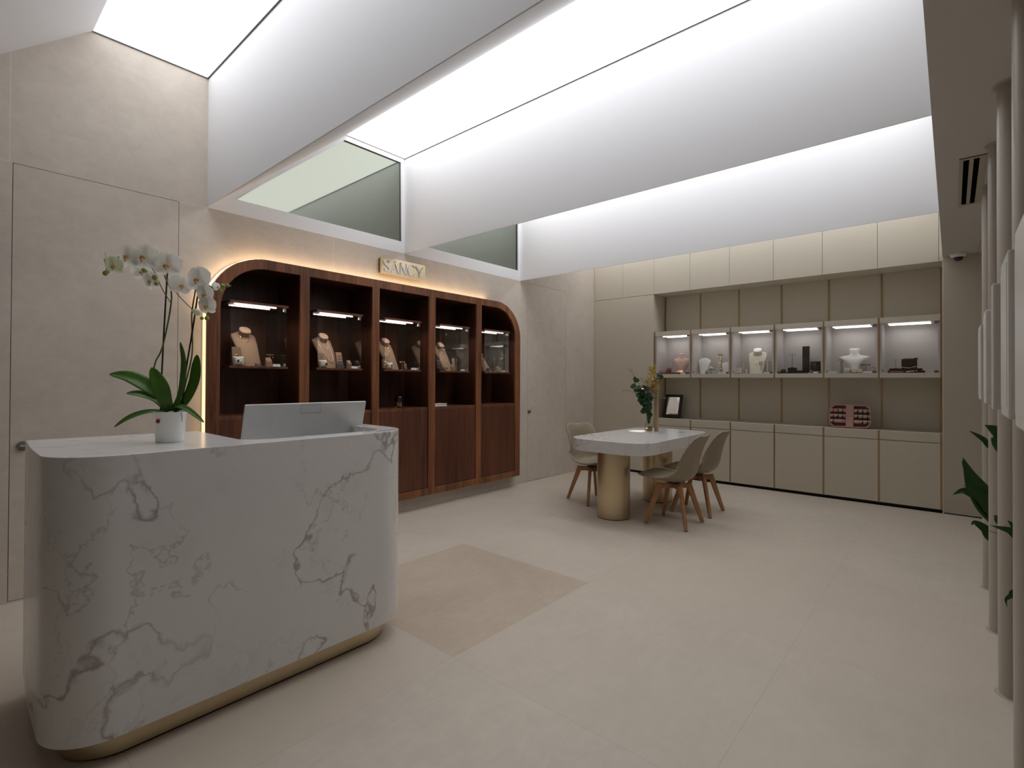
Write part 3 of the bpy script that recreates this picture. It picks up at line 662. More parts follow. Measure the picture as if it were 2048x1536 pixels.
# niche brass trims on the backing and the base cabinets
for k in range(7):
    bm = B(); x = XK[k]-.006 if k else XK[0]-.004
    box(bm, x-.008, x+.010, YB+.352, YB+.359, .80, 2.512); struct('trim_%d' % (7+k), bm, 'brass_strip')
BL = ['beige base cabinet at the left, behind the marble table and under the dark-framed mirror', 'beige base cabinet second from the left, behind the rear chair back', 'beige base cabinet third from the left, right of the chair backs',
      'beige base cabinet left of the one carrying the pink box', 'beige base cabinet carrying the pink octagonal box', 'beige base cabinet at the right end of the row']
for k in range(6):
    x0, x1 = XK[k]+.009, XK[k+1]-.009
    r = empty('base_cabinet', (x0, YB, 0), 0, BL[k], 'cabinet', 'row of beige base cabinets'); W = x1-x0
    bm = B(); box(bm, -.0085, W+.0085, .022, .35, .03, .772); mesh_obj('body', bm, 'laminate', r)
    bm = B(); box(bm, 0, W, .0, .020, .034, .690); mesh_obj('door', bm, 'laminate', r, bevel=.001, seg=1)
    bm = B(); box(bm, 0, W, .0, .020, .697, .790); mesh_obj('drawer', bm, 'laminate', r, bevel=.001, seg=1)
    bm = B(); box(bm, -.0085, W+.0085, .021, .35, .772, .788); mesh_obj('counter_top', bm, 'laminate', r)
    bm = B(); box(bm, W+.001, W+.017, .006, .021, .03, .790)
    mesh_obj('brass_edge', bm, 'brass_strip', r)
    if k == 0: bm = B(); box(bm, -.017, -.001, .006, .021, .03, .790); mesh_obj('brass_edge', bm, 'brass_strip', r)
    bm = B(); box(bm, -.008, W+.008, .04, .06, 0, .03); mesh_obj('toe_kick', bm, 'shadow_gap', r)
# lit display cases
CL = ['leftmost lit display case, with pink jewellery', 'second lit display case from the left, with white busts', 'third lit display case, with the tall cream bust', 'fourth lit display case, with the tall dark box',
      'fifth lit display case, with the wide white bust', 'rightmost lit display case, with the wide dark tray']
for k in range(6):
    x0, x1 = XK[k]+.009, XK[k+1]-.009; W = x1-x0
    r = empty('display_case', (x0, YB, 1.35), 0, CL[k], 'display case', 'lit display cases on the back wall')
    bm = B(); box(bm, 0, W, 0, .35, 0, .048); mesh_obj('bottom_board', bm, 'laminate_hi', r, bevel=.0008, seg=1)
    bm = B(); box(bm, 0, W, 0, .35, .577, .635); mesh_obj('top_board', bm, 'laminate_hi', r, bevel=.0008, seg=1)
    bm = B(); box(bm, 0, .018, .008, .35, .048, .577); box(bm, W-.018, W, .008, .35, .048, .577); box(bm, .018, W-.018, .338, .35, .048, .577); box(bm, .018, W-.018, .02, .338, .048, .050); mesh_obj('lining', bm, 'case_in', r)
    bm = B(); box(bm, W+.001, W+.017, .004, .03, -.004, .637)
    mesh_obj('brass_edge', bm, 'brass_strip', r)
    if k == 0: bm = B(); box(bm, -.017, -.001, .004, .03, -.004, .637); mesh_obj('brass_edge', bm, 'brass_strip', r)
    bm = B(); box(bm, .003, W-.003, .010, .015, .050, .575); mesh_obj('glass_door', bm, 'glass', r)
    for y in (.10, .235):
        bm = B(); box(bm, .065, W-.075, y-.004, y+.004, .567, .576); mesh_obj('light_strip', bm, 'led_case', r)
    for y in (.10, .235): lamp(r, (W/2, y, .5665), .34, .006, .19, (1, .95, .93))
    for z in (.548, .0505):
        bm = B(); box(bm, W-.045, W-.012, .002, .018, z, z+.024); mesh_obj('hinge', bm, 'steel', r, bevel=.001)
    if k:
        bm = B(); lathe(bm, [(.007, -.014), (.007, .012)], 12); mesh_obj('case_lock', bm, 'steel', r, 40, loc=(.025, .012, .075), rot=(PI/2, 0, 0))
YC = 6.80
ZC = 1.401
def T(name, loc, lab, cat, group, parts, rz=0):
    r = empty(name, loc, rz, lab, cat, group)
    for nm, bm, mat in parts: mesh_obj(nm, bm, mat, r, 45, bevel=0)
    return r
def bx_(*a):
    bm = B(); box(bm, *a); return bm
G1 = 'jewellery trays and boxes in the lit cases'
# case 1 pink
T('display_tray', (1.18, 6.76, ZC), 'low rose-coloured tray across the leftmost lit case', 'tray', G1, [('tray_base', bx_(-.15, .25, -.09, .08, 0, .018), 'pink_dk')])
b = bust_wide((1.289, YC, ZC+.019), .25, 'pink', 'pink necklace bust in the leftmost lit case', 1.12, shape=0)
T('bar_brooch', (1.272, YC-.042, ZC+.145), 'small dark rose bar pendant on the pink bust', 'brooch', None, [('bar', bx_(-.028, .028, .008, .013, 0, .016), 'maroon')], .1)
t_stand((1.16, 6.82, ZC+.019), 0, 'rose-gold twig earring stand left of the pink bust', .19, .075, 'rosegold', 'rosegold', flat=False, thin=.002)
T('earring_box', (1.035, 6.74, ZC+.019), 'flat pink earring box at the left of the leftmost lit case', 'box', G1, [('box', bx_(-.05, .05, -.02, .02, 0, .03), 'pink'), ('studs', bx_(-.02, .02, -.022, -.02, .012, .018), 'rosegold')])
ramp_stand((1.13, 6.74, ZC+.019), 0, 'small rose ring block in front of the twig stand', .06, .07, 'pink_dk', 'rosegold', 'studs')
slab_stand((1.395, 6.79, ZC+.019), -.3, 'pink board with rose-gold bars right of the pink bust', .075, .15, 'pink', 'rosegold', 12, jewel='bars')
ramp_stand((1.30, 6.715, ZC+.019), 0, 'low rose-gold bracelet block in front of the pink bust', .09, .03, 'rosegold', 'rosegold', 'bars', d=.014)
price_card((1.375, 6.645, ZC), 0, 'white price card in the leftmost lit case', .06)
# case 2 white
bust_wide((1.60, 6.80, ZC), .15, 'pure', 'white necklace bust at the left of the second lit case', 1.02, shape=1)
bust_wide((1.895, 6.79, ZC), .2, 'pure', 'smaller white necklace bust at the right of the second lit case', .72, shape=1)
r = empty('bracelet_tower', (1.80, 6.84, ZC), 0, 'tall clear tower stacked with thin bracelets in the second lit case', 'bracelet stand')
bm = B(); lathe(bm, [(.03, 0), (.03, .012), (.012, .016), (.012, .245), (.028, .248), (.028, .262)], 18); mesh_obj('tower', bm, 'acrylic', r, 40)
bm = B()
for i in range(8): tube(bm, [((.034+.004*(i % 2))*math.cos(t), .03*math.sin(t), .05+.024*i) for t in (2*PI*j/20 for j in range(20))], .0022, 5, True)
mesh_obj('bracelets', bm, 'gold', r, 50)
T('display_tray', (1.745, 6.72, ZC), 'white marble-look riser in the second lit case', 'tray', G1, [('riser', bx_(-.075, .085, -.03, .03, 0, .05), 'marble')])
r = empty('ring_dome', (1.725, 6.72, ZC+.05), 0, 'small beige ring dome on the marble-look riser', 'ring stand')
bm = B(); lathe(bm, [(.034, 0), (.034, .012)], 16); mesh_obj('dome_base', bm, 'velvet', r, 40)
bm = B(); lathe(bm, [(.026, .012), (.025, .03), (.016, .042), (.004, .046)], 16); mesh_obj('dome', bm, 'cream', r, 40)
ramp_stand((1.675, 6.69, ZC), 0, 'small stack of white ring trays right of the larger white bust', .035, .045, 'velvet', 'gold', 'studs', d=.015)
T('jewellery_box', (1.665+.15, 6.70, ZC+.052), 'tiny white house-shaped ornament on the riser', 'ornament', None, [('house', bx_(-.018, .018, -.012, .012, 0, .03), 'ivory')])
price_card((1.88, 6.645, ZC), 0, 'white price card in the second lit case', .075)
# case 3 cream
p = (2.262, 6.80, ZC); tall_bust(p, .1, 'ivory', 'pure', 'tall cream necklace bust with long gold chain in the third lit case', .335, .105)
necklace(p, .1, 'long thin gold chain with a drop pendant on the tall cream bust', .155, .052, .0012, 'gold')
slab_stand((2.045, 6.76, ZC), .1, 'cream card with two amber studs at the left of the third lit case', .085, .075, 'ivory', 'rosegold', 12, jz=.3, jr=.01)
t_stand((2.09, 6.83, ZC), 0, 'cream ring finger behind the card with amber studs', .155, .03, 'ivory', 'maroon', False, thin=.008)
ramp_stand((2.15, 6.76, ZC), 0, 'slim cream post with dark stud left of the cream bust', .022, .085, 'ivory', 'maroon', 'studs', d=.012, tilt=0)
t_stand((2.377, 6.82, ZC), 0, 'cream T-shaped stand with amber drops right of the cream bust', .165, .08, 'ivory', 'amber', False, thin=.010)
T('ring_card', (2.325, 6.74, ZC), 'small cream square card with a dark ring beside the cream bust', 'ring stand', None, [('post', bx_(-.004, .004, -.004, .004, 0, .10), 'ivory'), ('square', bx_(-.024, .024, -.010, -.004, .10, .148), 'ivory')])
price_card((2.415, 6.645, ZC), 0, 'white price card in the third lit case', .065)
# case 4 dark
T('display_tray', (2.66, 6.74, ZC), 'wide dark brown leather tray covering the floor of the fourth lit case', 'tray', G1, [('tray_base', bx_(-.145, .16, -.07, .08, 0, .014), 'brown'), ('raised_pad', bx_(.0, .13, -.05, .06, .014, .035), 'brown')])
T('jewellery_box', (2.655, 6.82, ZC+.015), 'dark cube under the earring tree in the fourth lit case', 'box', G1, [('cube', bx_(-.045, .045, -.03, .03, 0, .055), 'brown')])
t_stand((2.656, 6.80, ZC+.071), .2, 'thin dark earring tree with orange hoops in the fourth lit case', .17, .075, 'stake', 'rosegold', flat=False, thin=.002, base=.015)
T('jewellery_box', (2.795, 6.84, ZC+.015), 'tall upright dark brown box in the fourth lit case', 'box', G1, [('box', bx_(-.036, .036, -.012, .012, .0, .31), 'brown')])
T('jewellery_box', (2.90, 6.80, ZC), 'square dark brown box at the right of the fourth lit case', 'box', G1, [('box', bx_(-.052, .052, -.015, .03, .0, .14), 'brown'), ('charm', bx_(-.004, .004, -.018, -.015, .09, .12), 'chrome')])
T('jewellery_box', (2.945, 6.74, ZC), 'small low dark box in front of the square dark brown box', 'box', G1, [('box', bx_(-.04, .02, -.012, .02, .0, .07), 'brown')])
ramp_stand((2.575, 6.73, ZC+.015), 0, 'small dark block with gold rings at the left of the dark tray', .05, .04, 'brown', 'gold', 'ring')
ramp_stand((2.875, 6.69, ZC), 0, 'small taupe block with a rose ring in front of the square box', .026, .035, 'velvet', 'rosegold', 'ring', d=.012)
price_card((2.935, 6.645, ZC), 0, 'white price card in the fourth lit case', .06)
# case 5 wide bust
bust_wide((3.277, 6.83, ZC+.03), .06, 'pure', 'wide-shouldered white necklace bust in the fifth lit case', .94, shape=2)
T('bust_base', (3.275, 6.83, ZC), 'beige block under the wide-shouldered white bust', 'riser', None, [('block', bx_(-.055, .055, -.045, .045, 0, .029), 'velvet_hi')])
r = empty('necklace', (3.277, 6.83, ZC), .06, 'dark brown cord choker on the wide-shouldered white bust', 'necklace')
bm = B(); tube(bm, [(.056*math.sin(t), -.043*abs(math.cos(t))+.016, .195-.045*math.cos(t)) for t in (-1.45+2.9*i/16 for i in range(17))], .0022, 6); mesh_obj('cord', bm, 'brown', r, 60)
t_stand((3.157, 6.82, ZC), 0, 'clear T-shaped stand with dark drops left of the wide-shouldered bust', .165, .085, 'acrylic', 'brown', thin=.012)
r = empty('earring_rack', (3.20, 6.76, ZC), 0, 'thin gold wire frame hung with earrings in the fifth lit case', 'earring stand')
bm = B()
for z in (.03, .065, .10): tube(bm, [(-.045, 0, z), (.05, 0, z)], .0012, 5)
for x in (-.045, .05): tube(bm, [(x, 0, 0), (x, 0, .10)], .0015, 5)
for i in range(6): bmesh.ops.create_icosphere(bm, subdivisions=1, radius=.004, matrix=Matrix.Translation((-.035+.014*i, -.003, .055+.035*(i % 2))))
mesh_obj('wire_frame', bm, 'rosegold', r, 50)
pillow((3.22, 6.70, ZC), 0, 'small cream cushion in front of the wide-shouldered bust', .06, 'cream', None)
slab_stand((3.318, 6.69, ZC), 0, 'cream card with two dark studs in the fifth lit case', .095, .042, 'cream', 'brown', 10, jz=.2, jr=.005)
t_stand((3.385, 6.80, ZC), 0, 'low bronze bar stand right of the wide-shouldered bust', .095, .09, 'velvet', 'brown', False, flat=True)
r = empty('bangle', (3.452, 6.73, ZC), .5, 'thick pink bangle at the right of the fifth lit case', 'bracelet')
bm = B(); tube(bm, [(.030*math.cos(t), 0, .036+.030*math.sin(t)) for t in (2*PI*i/24 for i in range(24))], .006, 8, True); mesh_obj('ring_body', bm, 'pink_card', r, 60)
price_card((3.095, 6.645, ZC), 0, 'white price card at the left of the fifth lit case', .08)
price_card((3.418, 6.645, ZC), 0, 'white price card at the right of the fifth lit case', .075)
# case 6 dark tray
r = empty('display_tray', (3.74, 6.78, ZC), 0, 'wide dark stepped jewellery tray in the rightmost lit case', 'tray', G1)
for nm, q, mt in (('lower_step', (-.15, .155, -.08, .06, 0, .025), 'brown'), ('upper_step', (-.14, .135, -.05, .06, .025, .048), 'maroon'), ('ribbed_pad', (-.135, -.02, -.082, -.08, .004, .022), 'velvet')):
    mesh_obj(nm, bx_(*q), mt, r, bevel=.001)
T('jewellery_box', (3.765, 6.82, ZC+.049), 'dark upright box on the wide stepped tray', 'box', G1, [('box', bx_(-.065, .065, -.02, .03, 0, .10), 'brown'), ('flap', bx_(.035, .072, -.02, .03, .10, .11), 'brown'), ('earring_row', bx_(-.05, .03, -.004, .004, .10, .108), 'gold')])
t_stand((3.652, 6.79, ZC+.049), 0, 'thin earring stand with green drops on the wide stepped tray', .10, .04, 'velvet', 'bud', flat=False, thin=.002)
r = empty('bracelet', (3.775, 6.765, ZC+.05), 0, 'thin rose-gold chain laid in front of the dark upright box', 'bracelet')
bm = B(); tube(bm, spline([(-.07, .0, .012), (-.03, -.014, .004), (0, -.012, .004), (.03, -.014, .012), (.07, -.0, .018)], 6), .0022, 5); mesh_obj('chain', bm, 'rosegold', r, 60)
r = empty('brooch_pin', (3.78, 6.696, ZC+.012), 0, 'bright silver pin on the front of the wide stepped tray', 'brooch')
bm = B(); tube(bm, [(-.035, -.0, 0), (.03, -.0, .008)], .003, 6); bmesh.ops.create_icosphere(bm, subdivisions=1, radius=.006, matrix=Matrix.Translation((.048, 0, .008))); mesh_obj('pin', bm, 'chrome', r, 60)
# ------------------------------------------------------------------ things on the counter
r = empty('framed_mirror', (1.152, 6.785, .7925), 0, 'small mirror in a dark wooden frame leaning on the counter behind the vase', 'mirror')
bm = B(); extrude_poly(bm, [[(-.125, 0), (.125, 0), (.125, .335), (-.125, .335)], [(-.088, .045), (.088, .045), (.088, .30), (-.088, .30)]], lambda a, b: (a, -.012, b), lambda a, b: (a, .012, b))
mesh_obj('frame', bm, 'darkwood', r, bevel=.003, rot=(math.radians(-17), 0, 0))
bm = B(); box(bm, -.09, .09, .0, .004, .044, .302); mesh_obj('mirror_glass', bm, 'mirror', r, rot=(math.radians(-17), 0, 0))
bm = B(); box(bm, -.02, .02, .0, .006, .0, .26); mesh_obj('easel_back', bm, 'darkwood', r, rot=(math.radians(5), 0, 0), loc=(0, .128, .0))
# pink octagonal box
r = empty('hair_bow_display_box', (3.245, 6.74, .7885), 0, 'open pink octagonal box holding rows of small ribbon bracelets on the counter', 'display box')
tl = math.radians(-8); W2, H2 = .195, .255
octo = [(-W2+.04, 0), (W2-.04, 0), (W2, .04), (W2, H2-.045), (W2-.045, H2), (-W2+.045, H2), (-W2, H2-.045), (-W2, .04)]
inn_ = [(a*.955, .012+b*(H2-.024)/H2) for a, b in octo]
bm = B(); extrude_poly(bm, [octo, inn_], lambda a, b: (a, -.03, b), lambda a, b: (a, .02, b)); mesh_obj('rim', bm, 'pink_card', r, rot=(tl, 0, 0), loc=(0, 0, .004))
bm = B(); extrude_poly(bm, [inn_], lambda a, b: (a, .008, b), lambda a, b: (a, .018, b)); mesh_obj('lining', bm, 'pink_dk', r, rot=(tl, 0, 0), loc=(0, 0, .004))
bm = B(); box(bm, -.036, .036, -.033, .01, .004, H2-.002); mesh_obj('centre_band', bm, 'pink_card', r, rot=(tl, 0, 0), loc=(0, 0, .004))
bm = B()
for x in (-.018, 0, .018): box(bm, x-.006, x-.004, -.0345, -.033, .118, .132); box(bm, x+.004, x+.006, -.0345, -.033, .118, .132); box(bm, x-.006, x+.006, -.0345, -.033, .129, .132)
mesh_obj('gold_lettering', bm, 'gold', r, rot=(tl, 0, 0), loc=(0, 0, .004))
cols = [(.10, .02, .02), (.15, .03, .03), (.55, .08, .07), (.12, .02, .03), (.03, .01, .01), (.45, .03, .04), (.6, .2, .17), (.5, .3, .3), (.06, .01, .02), (.03, .03, .10), (.01, .01, .03), (.05, .06, .03), (.01, .02, .01), (.10, .14, .03), (.03, .04, .02), (.55, .50, .05), (.03, .04, .01), (.06, .01, .01)]
bi = 0
for sd in (-1, 1):
    for row in range(3):
        z = .19-.060*row; bm = B(); tube(bm, [(sd*.040, -.012, z), (sd*.184, -.012, z)], .021, 12)
        mesh_obj('roll', bm, 'pink_roll', r, 40, rot=(tl, 0, 0), loc=(0, 0, .004))
        if row < 2:
            bm = B(); box(bm, sd*.112-.072, sd*.112+.072, -.020, .006, z-.034, z-.026); mesh_obj('divider', bm, 'maroon', r, rot=(tl, 0, 0), loc=(0, 0, .004))
        for j in range(3):
            x = sd*(.070+.045*j)+.004; c = cols[bi]; bi += 1
            key = 'ribbon_%d' % bi; M[key] = plain('ribbon_colour_%d' % bi, c+(1,), .6)
            bm = B(); tube(bm, [(x, -.012+.0225*math.cos(t), z+.0225*math.sin(t)) for t in (2*PI*i/14 for i in range(14))], .0035, 5, True)
            for q in (-1, 1): bmesh.ops.create_icosphere(bm, subdivisions=1, radius=.007, matrix=Matrix.Translation((x+q*.007, -.036, z-.012+.003*q))@Matrix.Diagonal((1.2, .4, .8, 1)))
            mesh_obj('ribbon_band', bm, key, r, 50, rot=(tl, 0, 0), loc=(0, 0, .004))
# ------------------------------------------------------------------ reception desk
r = empty('reception_desk', (1.6, .95, 0), 0, 'white marble reception desk with rounded corners on a recessed brass plinth', 'reception desk')
def arcp(cx, cy, rr, a0, a1, n=12): return [(cx+rr*math.cos(math.radians(a0+(a1-a0)*i/n)), cy+rr*math.sin(math.radians(a0+(a1-a0)*i/n))) for i in range(n+1)]
XD = 1.997
top_pl = [(1.223, .256)]+[(1.55, .240)]+arcp(XD-.185, .238+.185, .185, -90, 0)+arcp(XD-.205, 1.655-.205, .205, 0, 90)+[(1.46, 1.655), (1.46, 1.545)]+arcp(XD-.205, 1.655-.205, .098, 90, 0, 8)+[(1.889, 1.0), (1.872, .93), (1.845, .885), (1.80, .866), (1.292, .866)]
top_pl = [(a-1.6, b-.95) for a, b in top_pl]
bm = B(); extrude_poly(bm, [top_pl], lambda a, b: (a, b, 1.043), lambda a, b: (a, b, .098)); mesh_obj('marble_counter', bm, 'marble', r, 35, bevel=.002, seg=1)
pl = [(1.30, .315)]+arcp(XD-.062-.16, .30+.16, .16, -90, 0)+arcp(XD-.062-.18, 1.592-.18, .18, 0, 90)+[(1.55, 1.592), (1.30, .80)]
bm = B(); extrude_poly(bm, [[(a-1.6, b-.95) for a, b in pl]], lambda a, b: (a, b, .0985), lambda a, b: (a, b, .008)); mesh_obj('brass_plinth', bm, 'brass', r, 35)
bm = B(); extrude_poly(bm, [[((a-1.6)*.985, (b-.95)*.985) for a, b in pl]], lambda a, b: (a, b, .008), lambda a, b: (a, b, 0)); mesh_obj('plinth_base', bm, 'black', r, 35)
bm = B(); box(bm, -.48, .275, -.083, .594, .70, .735); mesh_obj('worktop', bm, 'white', r)
bm = B(); box(bm, -.46, .275, -.083, -.06, 0, .70); box(bm, -.12, -.10, .574, .594, 0, .70); mesh_obj('work_supports', bm, 'white', r)
# monitor (back towards the camera)
r = empty('desktop_computer', (1.53, 1.295, .7355), 0, 'silver all-in-one computer screen seen from behind, standing on the reception desk', 'computer')
tlt = math.radians(15)
def mon(bmx, nm, mat, **k): return mesh_obj(nm, bmx, mat, r, rot=(0, tlt, 0), loc=(-.045, .0, .055), **k)
bm = B(); box(bm, 0, .014, -.325, .325, 0, .405); mon(bm, 'screen_case', 'silver', bevel=.004)
bm = B(); box(bm, -.002, 0, -.315, .315, .05, .395); mon(bm, 'screen_glass', 'black')
bm = B(); box(bm, .0142, .0148, -.055, .055, .352, .3525); box(bm, .0142, .0148, -.055, -.0545, .352, .400); box(bm, .0142, .0148, .0545, .055, .352, .400); mon(bm, 'slot_seam', 'grey_profile')
bm = B(); box(bm, .006, .0155, -.055, .055, .396, .4055); mon(bm, 'camera_bump', 'silver', bevel=.002)
bm = B(); tube(bm, [(.0142, .028*math.cos(t), .205+.022*math.sin(t)) for t in (2*PI*i/28 for i in range(28))], .0007, 4, True); mon(bm, 'logo_mark', 'chrome')
bm = B(); box(bm, -.09, .10, -.10, .10, 0, .008); mesh_obj('stand_foot', bm, 'silver', r, bevel=.003)
bm = B(); box(bm, .02, .035, -.07, .07, .006, .25); mesh_obj('stand_neck', bm, 'silver', r, bevel=.003, rot=(0, math.radians(-3), 0), loc=(.045, 0, 0))
# ------------------------------------------------------------------ orchid
KO = .002047
r = empty('potted_orchid', (1.696, .642, 1.0435), TH, 'white orchid in a white ceramic pot standing on the marble desk', 'potted plant')
def op(px, py, w=0): return Vector(((px-341)*KO, -w, (879-py)*KO))
bm = B(); lathe(bm, [(.046, 0), (.0495, .006), (.058, .112), (.060, .116), (.060, .123), (.056, .123), (.054, .112), (.046, .012), (.002, .010)], 40, cap=False)
bm.faces.new([v for v in bm.verts if abs(v.co.z) < 1e-6][::-1]); pot = mesh_obj('pot', bm, 'pot', r, 40)
bm = B(); lathe(bm, [(.009, 0), (.008, .003), (.003, .0045)], 14); mesh_obj('red_sticker', bm, 'red', pot, 40, loc=(-.010, -.0566, .088), rot=(PI/2, 0, -.17))
bm = B(); lathe(bm, [(.054, .098), (.054, .106), (.03, .112), (.004, .114)], 24); mesh_obj('bark', bm, 'soil', r, 40)
for P in (((322, 816, 0), (322, 780, .0), (325, 659, -.005), (329, 538, -.01)), ((367, 816, .01), (374.7, 737, .01), (385, 659, .005), (395, 574, .0))):
    bm = B(); tube(bm, spline([op(*p) for p in P], 6), .0032, 7); mesh_obj('stake', bm, 'stake', r, 60)
def stem(P, rad, mat='stem'):
    bm = B(); Q = spline([op(*p) for p in P], 7); tube(bm, Q, rad, 7); return mesh_obj('flower_stem', bm, mat, r, 60)
stem([(325, 815, 0), (317, 790, .01), (312, 745, .015), (314, 720, .01), (322, 700, .004), (327, 672, -.004), (336, 625, -.004), (341, 596, 0), (341, 575, .004), (335, 562, .006), (330, 548, .008), (325, 528, .01), (305, 514, .015), (270, 508, .02), (240, 514, .02), (225, 532, .02), (222, 545, .02)], .0030)
stem([(360, 815, 0), (372, 770, .008), (385, 715, .01), (386, 685, .006), (383, 655, .0), (382, 630, 0), (384, 612, .002), (389, 588, .006), (394, 573, .01), (410, 562, .012), (430, 573, .01), (445, 571, .008), (462, 567, .006)], .0028)
stem([(339, 600, .0), (326, 577, .006), (320, 562, .01), (315, 548, .012), (306, 533, .014)], .0018)
stem([(331, 560, .006), (346, 574, .006), (361, 592, .004), (383, 614, .002)], .0018)
stem([(396, 592, .004), (405, 590, .01), (420, 588, .014)], .0014)
stem([(405, 617, .01), (415, 618, .012), (419, 630, .012)], .0014)
stem([(360, 575, .01), (352, 577, .01), (345, 575, .008)], .0012)
def flower(px, py, rp, yaw=0, pit=0, w=.03, mat='petal', roll=0):
    R = rp*KO*1.17; c = op(px, py, w); rot = Matrix.Rotation(yaw, 4, 'Z')@Matrix.Rotation(pit, 4, 'X')@Matrix.Rotation(roll, 4, 'Y')
    bm = B()
    def petal(ang, ln, wd, lift, round_):
        n, m = 8, 6; G = []
        for i in range(n+1):
            t = i/n; hw = wd*(math.sin(PI*min(1, t**round_))**.6 if 0 < t < 1 else 0)+.0004
            row = []
            for j in range(m+1):
                u = -1+2*j/m
                x, z = hw*u, t*ln; y = -lift*math.sin(t*PI*.9)*.6+.10*ln*t*t+.12*wd*u*u*(1 if round_ < 1 else -.5)
                row.append(bm.verts.new(Matrix.Rotation(ang, 4, 'Y')@Vector((x, y, z))))
            G.append(row)
        for i in range(n):
            for j in range(m): bm.faces.new((G[i][j], G[i+1][j], G[i+1][j+1], G[i][j+1]))
    for a in (0, math.radians(128), math.radians(-128)): petal(a, R*.92, R*.40, R*.1, .85)
    o1 = len(bm.verts)
    for a in (math.radians(68), math.radians(-68)): petal(a, R*1.02, R*.66, R*.22, .9)
    for v in bm.verts[:][o1:] if False else []: pass
    M4 = Matrix.Translation(c)@rot
    bm.transform(M4); o = mesh_obj('flower', bm, mat, r, 70)
    bm = B()
    bmesh.ops.create_icosphere(bm, subdivisions=2, radius=R*.12, matrix=Matrix.Translation((0, -R*.16, R*.02))@Matrix.Diagonal((.8, 1, .8, 1)))
    for s in (-1, 1): bmesh.ops.create_icosphere(bm, subdivisions=2, radius=R*.09, matrix=Matrix.Translation((s*R*.13, -R*.14, -R*.08))@Matrix.Diagonal((1, .6, 1.2, 1)))
    bmesh.ops.create_icosphere(bm, subdivisions=2, radius=R*.09, matrix=Matrix.Translation((0, -R*.2, -R*.22))@Matrix.Diagonal((.7, .7, 1.5, 1)))
    bm.transform(M4); mesh_obj('lip', bm, 'lip', o, 60)
for a in ((268, 514, 25, -.35, .1, .04), (304, 516, 27, -.15, 0, .05), (347, 531, 25, .1, .1, .045), (246, 534, 19, -.2, .35, .055, 'petal_g'), (222, 519, 15, -.9, .2, .03, 'petal_g'), (285, 540, 18, .3, .3, .01), (306, 560, 20, -.4, .35, .02),
          (366, 568, 20, 1.05, .15, .02), (406, 558, 25, -.25, .1, .04), (421, 588, 19, -.3, .3, .045), (427, 611, 18, -.2, .25, .05), (438, 571, 10, 1.3, -.3, .02)): flower(*a)
for px, py, rp, k in ((222, 546, 5, 1.1), (227, 538, 4, 1), (299, 540, 5.5, .8), (320, 554, 6, 1), (323, 566, 4.5, .9), (402, 622, 9, .62), (413, 634, 3.5, 1), (423, 634, 4.6, 1), (453, 570, 5.2, .8), (449, 579, 5, .8), (463, 569, 4, .8)):
    bm = B(); bmesh.ops.create_uvsphere(bm, u_segments=12, v_segments=8, radius=rp*KO, matrix=Matrix.Translation(op(px, py, .035))@Matrix.Rotation(.6, 4, 'Y')@Matrix.Diagonal((1, .8, k, 1)))
    mesh_obj('bud', bm, 'petal_g' if rp == 9 else 'bud', r, 60)
def strap_leaf(P, wd, mat='leaf', parent=None, side=(0, -1, 0), fold=.25, f=op, peak=.6, name='leaf', pw=.75):
    Q = spline([f(*p) for p in P], 6); n = len(Q); bm = B(); G = []; m = 6
    sv = Vector(side)
    for i, q in enumerate(Q):
        t = i/(n-1); a, b = Q[max(i-1, 0)], Q[min(i+1, n-1)]; tg = (b-a).normalized()
        lat = tg.cross(sv).normalized(); nr = lat.cross(tg).normalized()
        e = t**1.1; ww = wd*(math.sin(PI*(.12+.88*e**(math.log(.5)/math.log(peak))))**pw if t < 1 else .02)
        ww = max(ww, .0006)
        G.append([bm.verts.new(q+lat*(u*ww)+nr*(abs(u)*ww*fold)) for u in (-1+2*j/m for j in range(m+1))])
    for i in range(n-1):
        for j in range(m): bm.faces.new((G[i][j], G[i+1][j], G[i+1][j+1], G[i][j+1]))
    return mesh_obj(name, bm, mat, parent, 70, solid=.0012)
for P, wd, sd in (([(336, 818, 0), (328, 790, .01), (305, 768, .03), (275, 750, .05), (238, 745, .05)], .029, (.1, -.75, .65)),
              ([(341, 818, 0), (337, 792, .02), (330, 765, .03), (313, 731, .03)], .031, (.25, -.95, .2)),
              ([(334, 818, 0), (322, 795, .03), (300, 784, .05), (275, 782, .06)], .020, (0, -.6, .8)),
              ([(335, 818, .01), (312, 818, .045), (287, 828, .07), (260, 847, .08)], .013, (.2, -.7, .7)),
              ([(348, 816, 0), (375, 798, .01), (395, 760, .015), (399, 728, .015), (396, 705, .01)], .030, (-.35, -.93, .1)),
              ([(345, 816, 0), (366, 790, .02), (377, 755, .03), (378, 715, .03), (369, 680, .03)], .022, (-.5, -.85, 0)),
              ([(348, 816, .01), (372, 808, .04), (399, 816, .06), (430, 838, .07)], .012, (0, -.6, .8))):
    strap_leaf(P, wd, 'leaf', r, sd)
bm = B(); tube(bm, [op(369, 826, .02), op(371, 820, .025), op(373, 829, .026), op(371, 838, .022)], .0015, 5); mesh_obj('clip', bm, 'acrylic', r, 40)
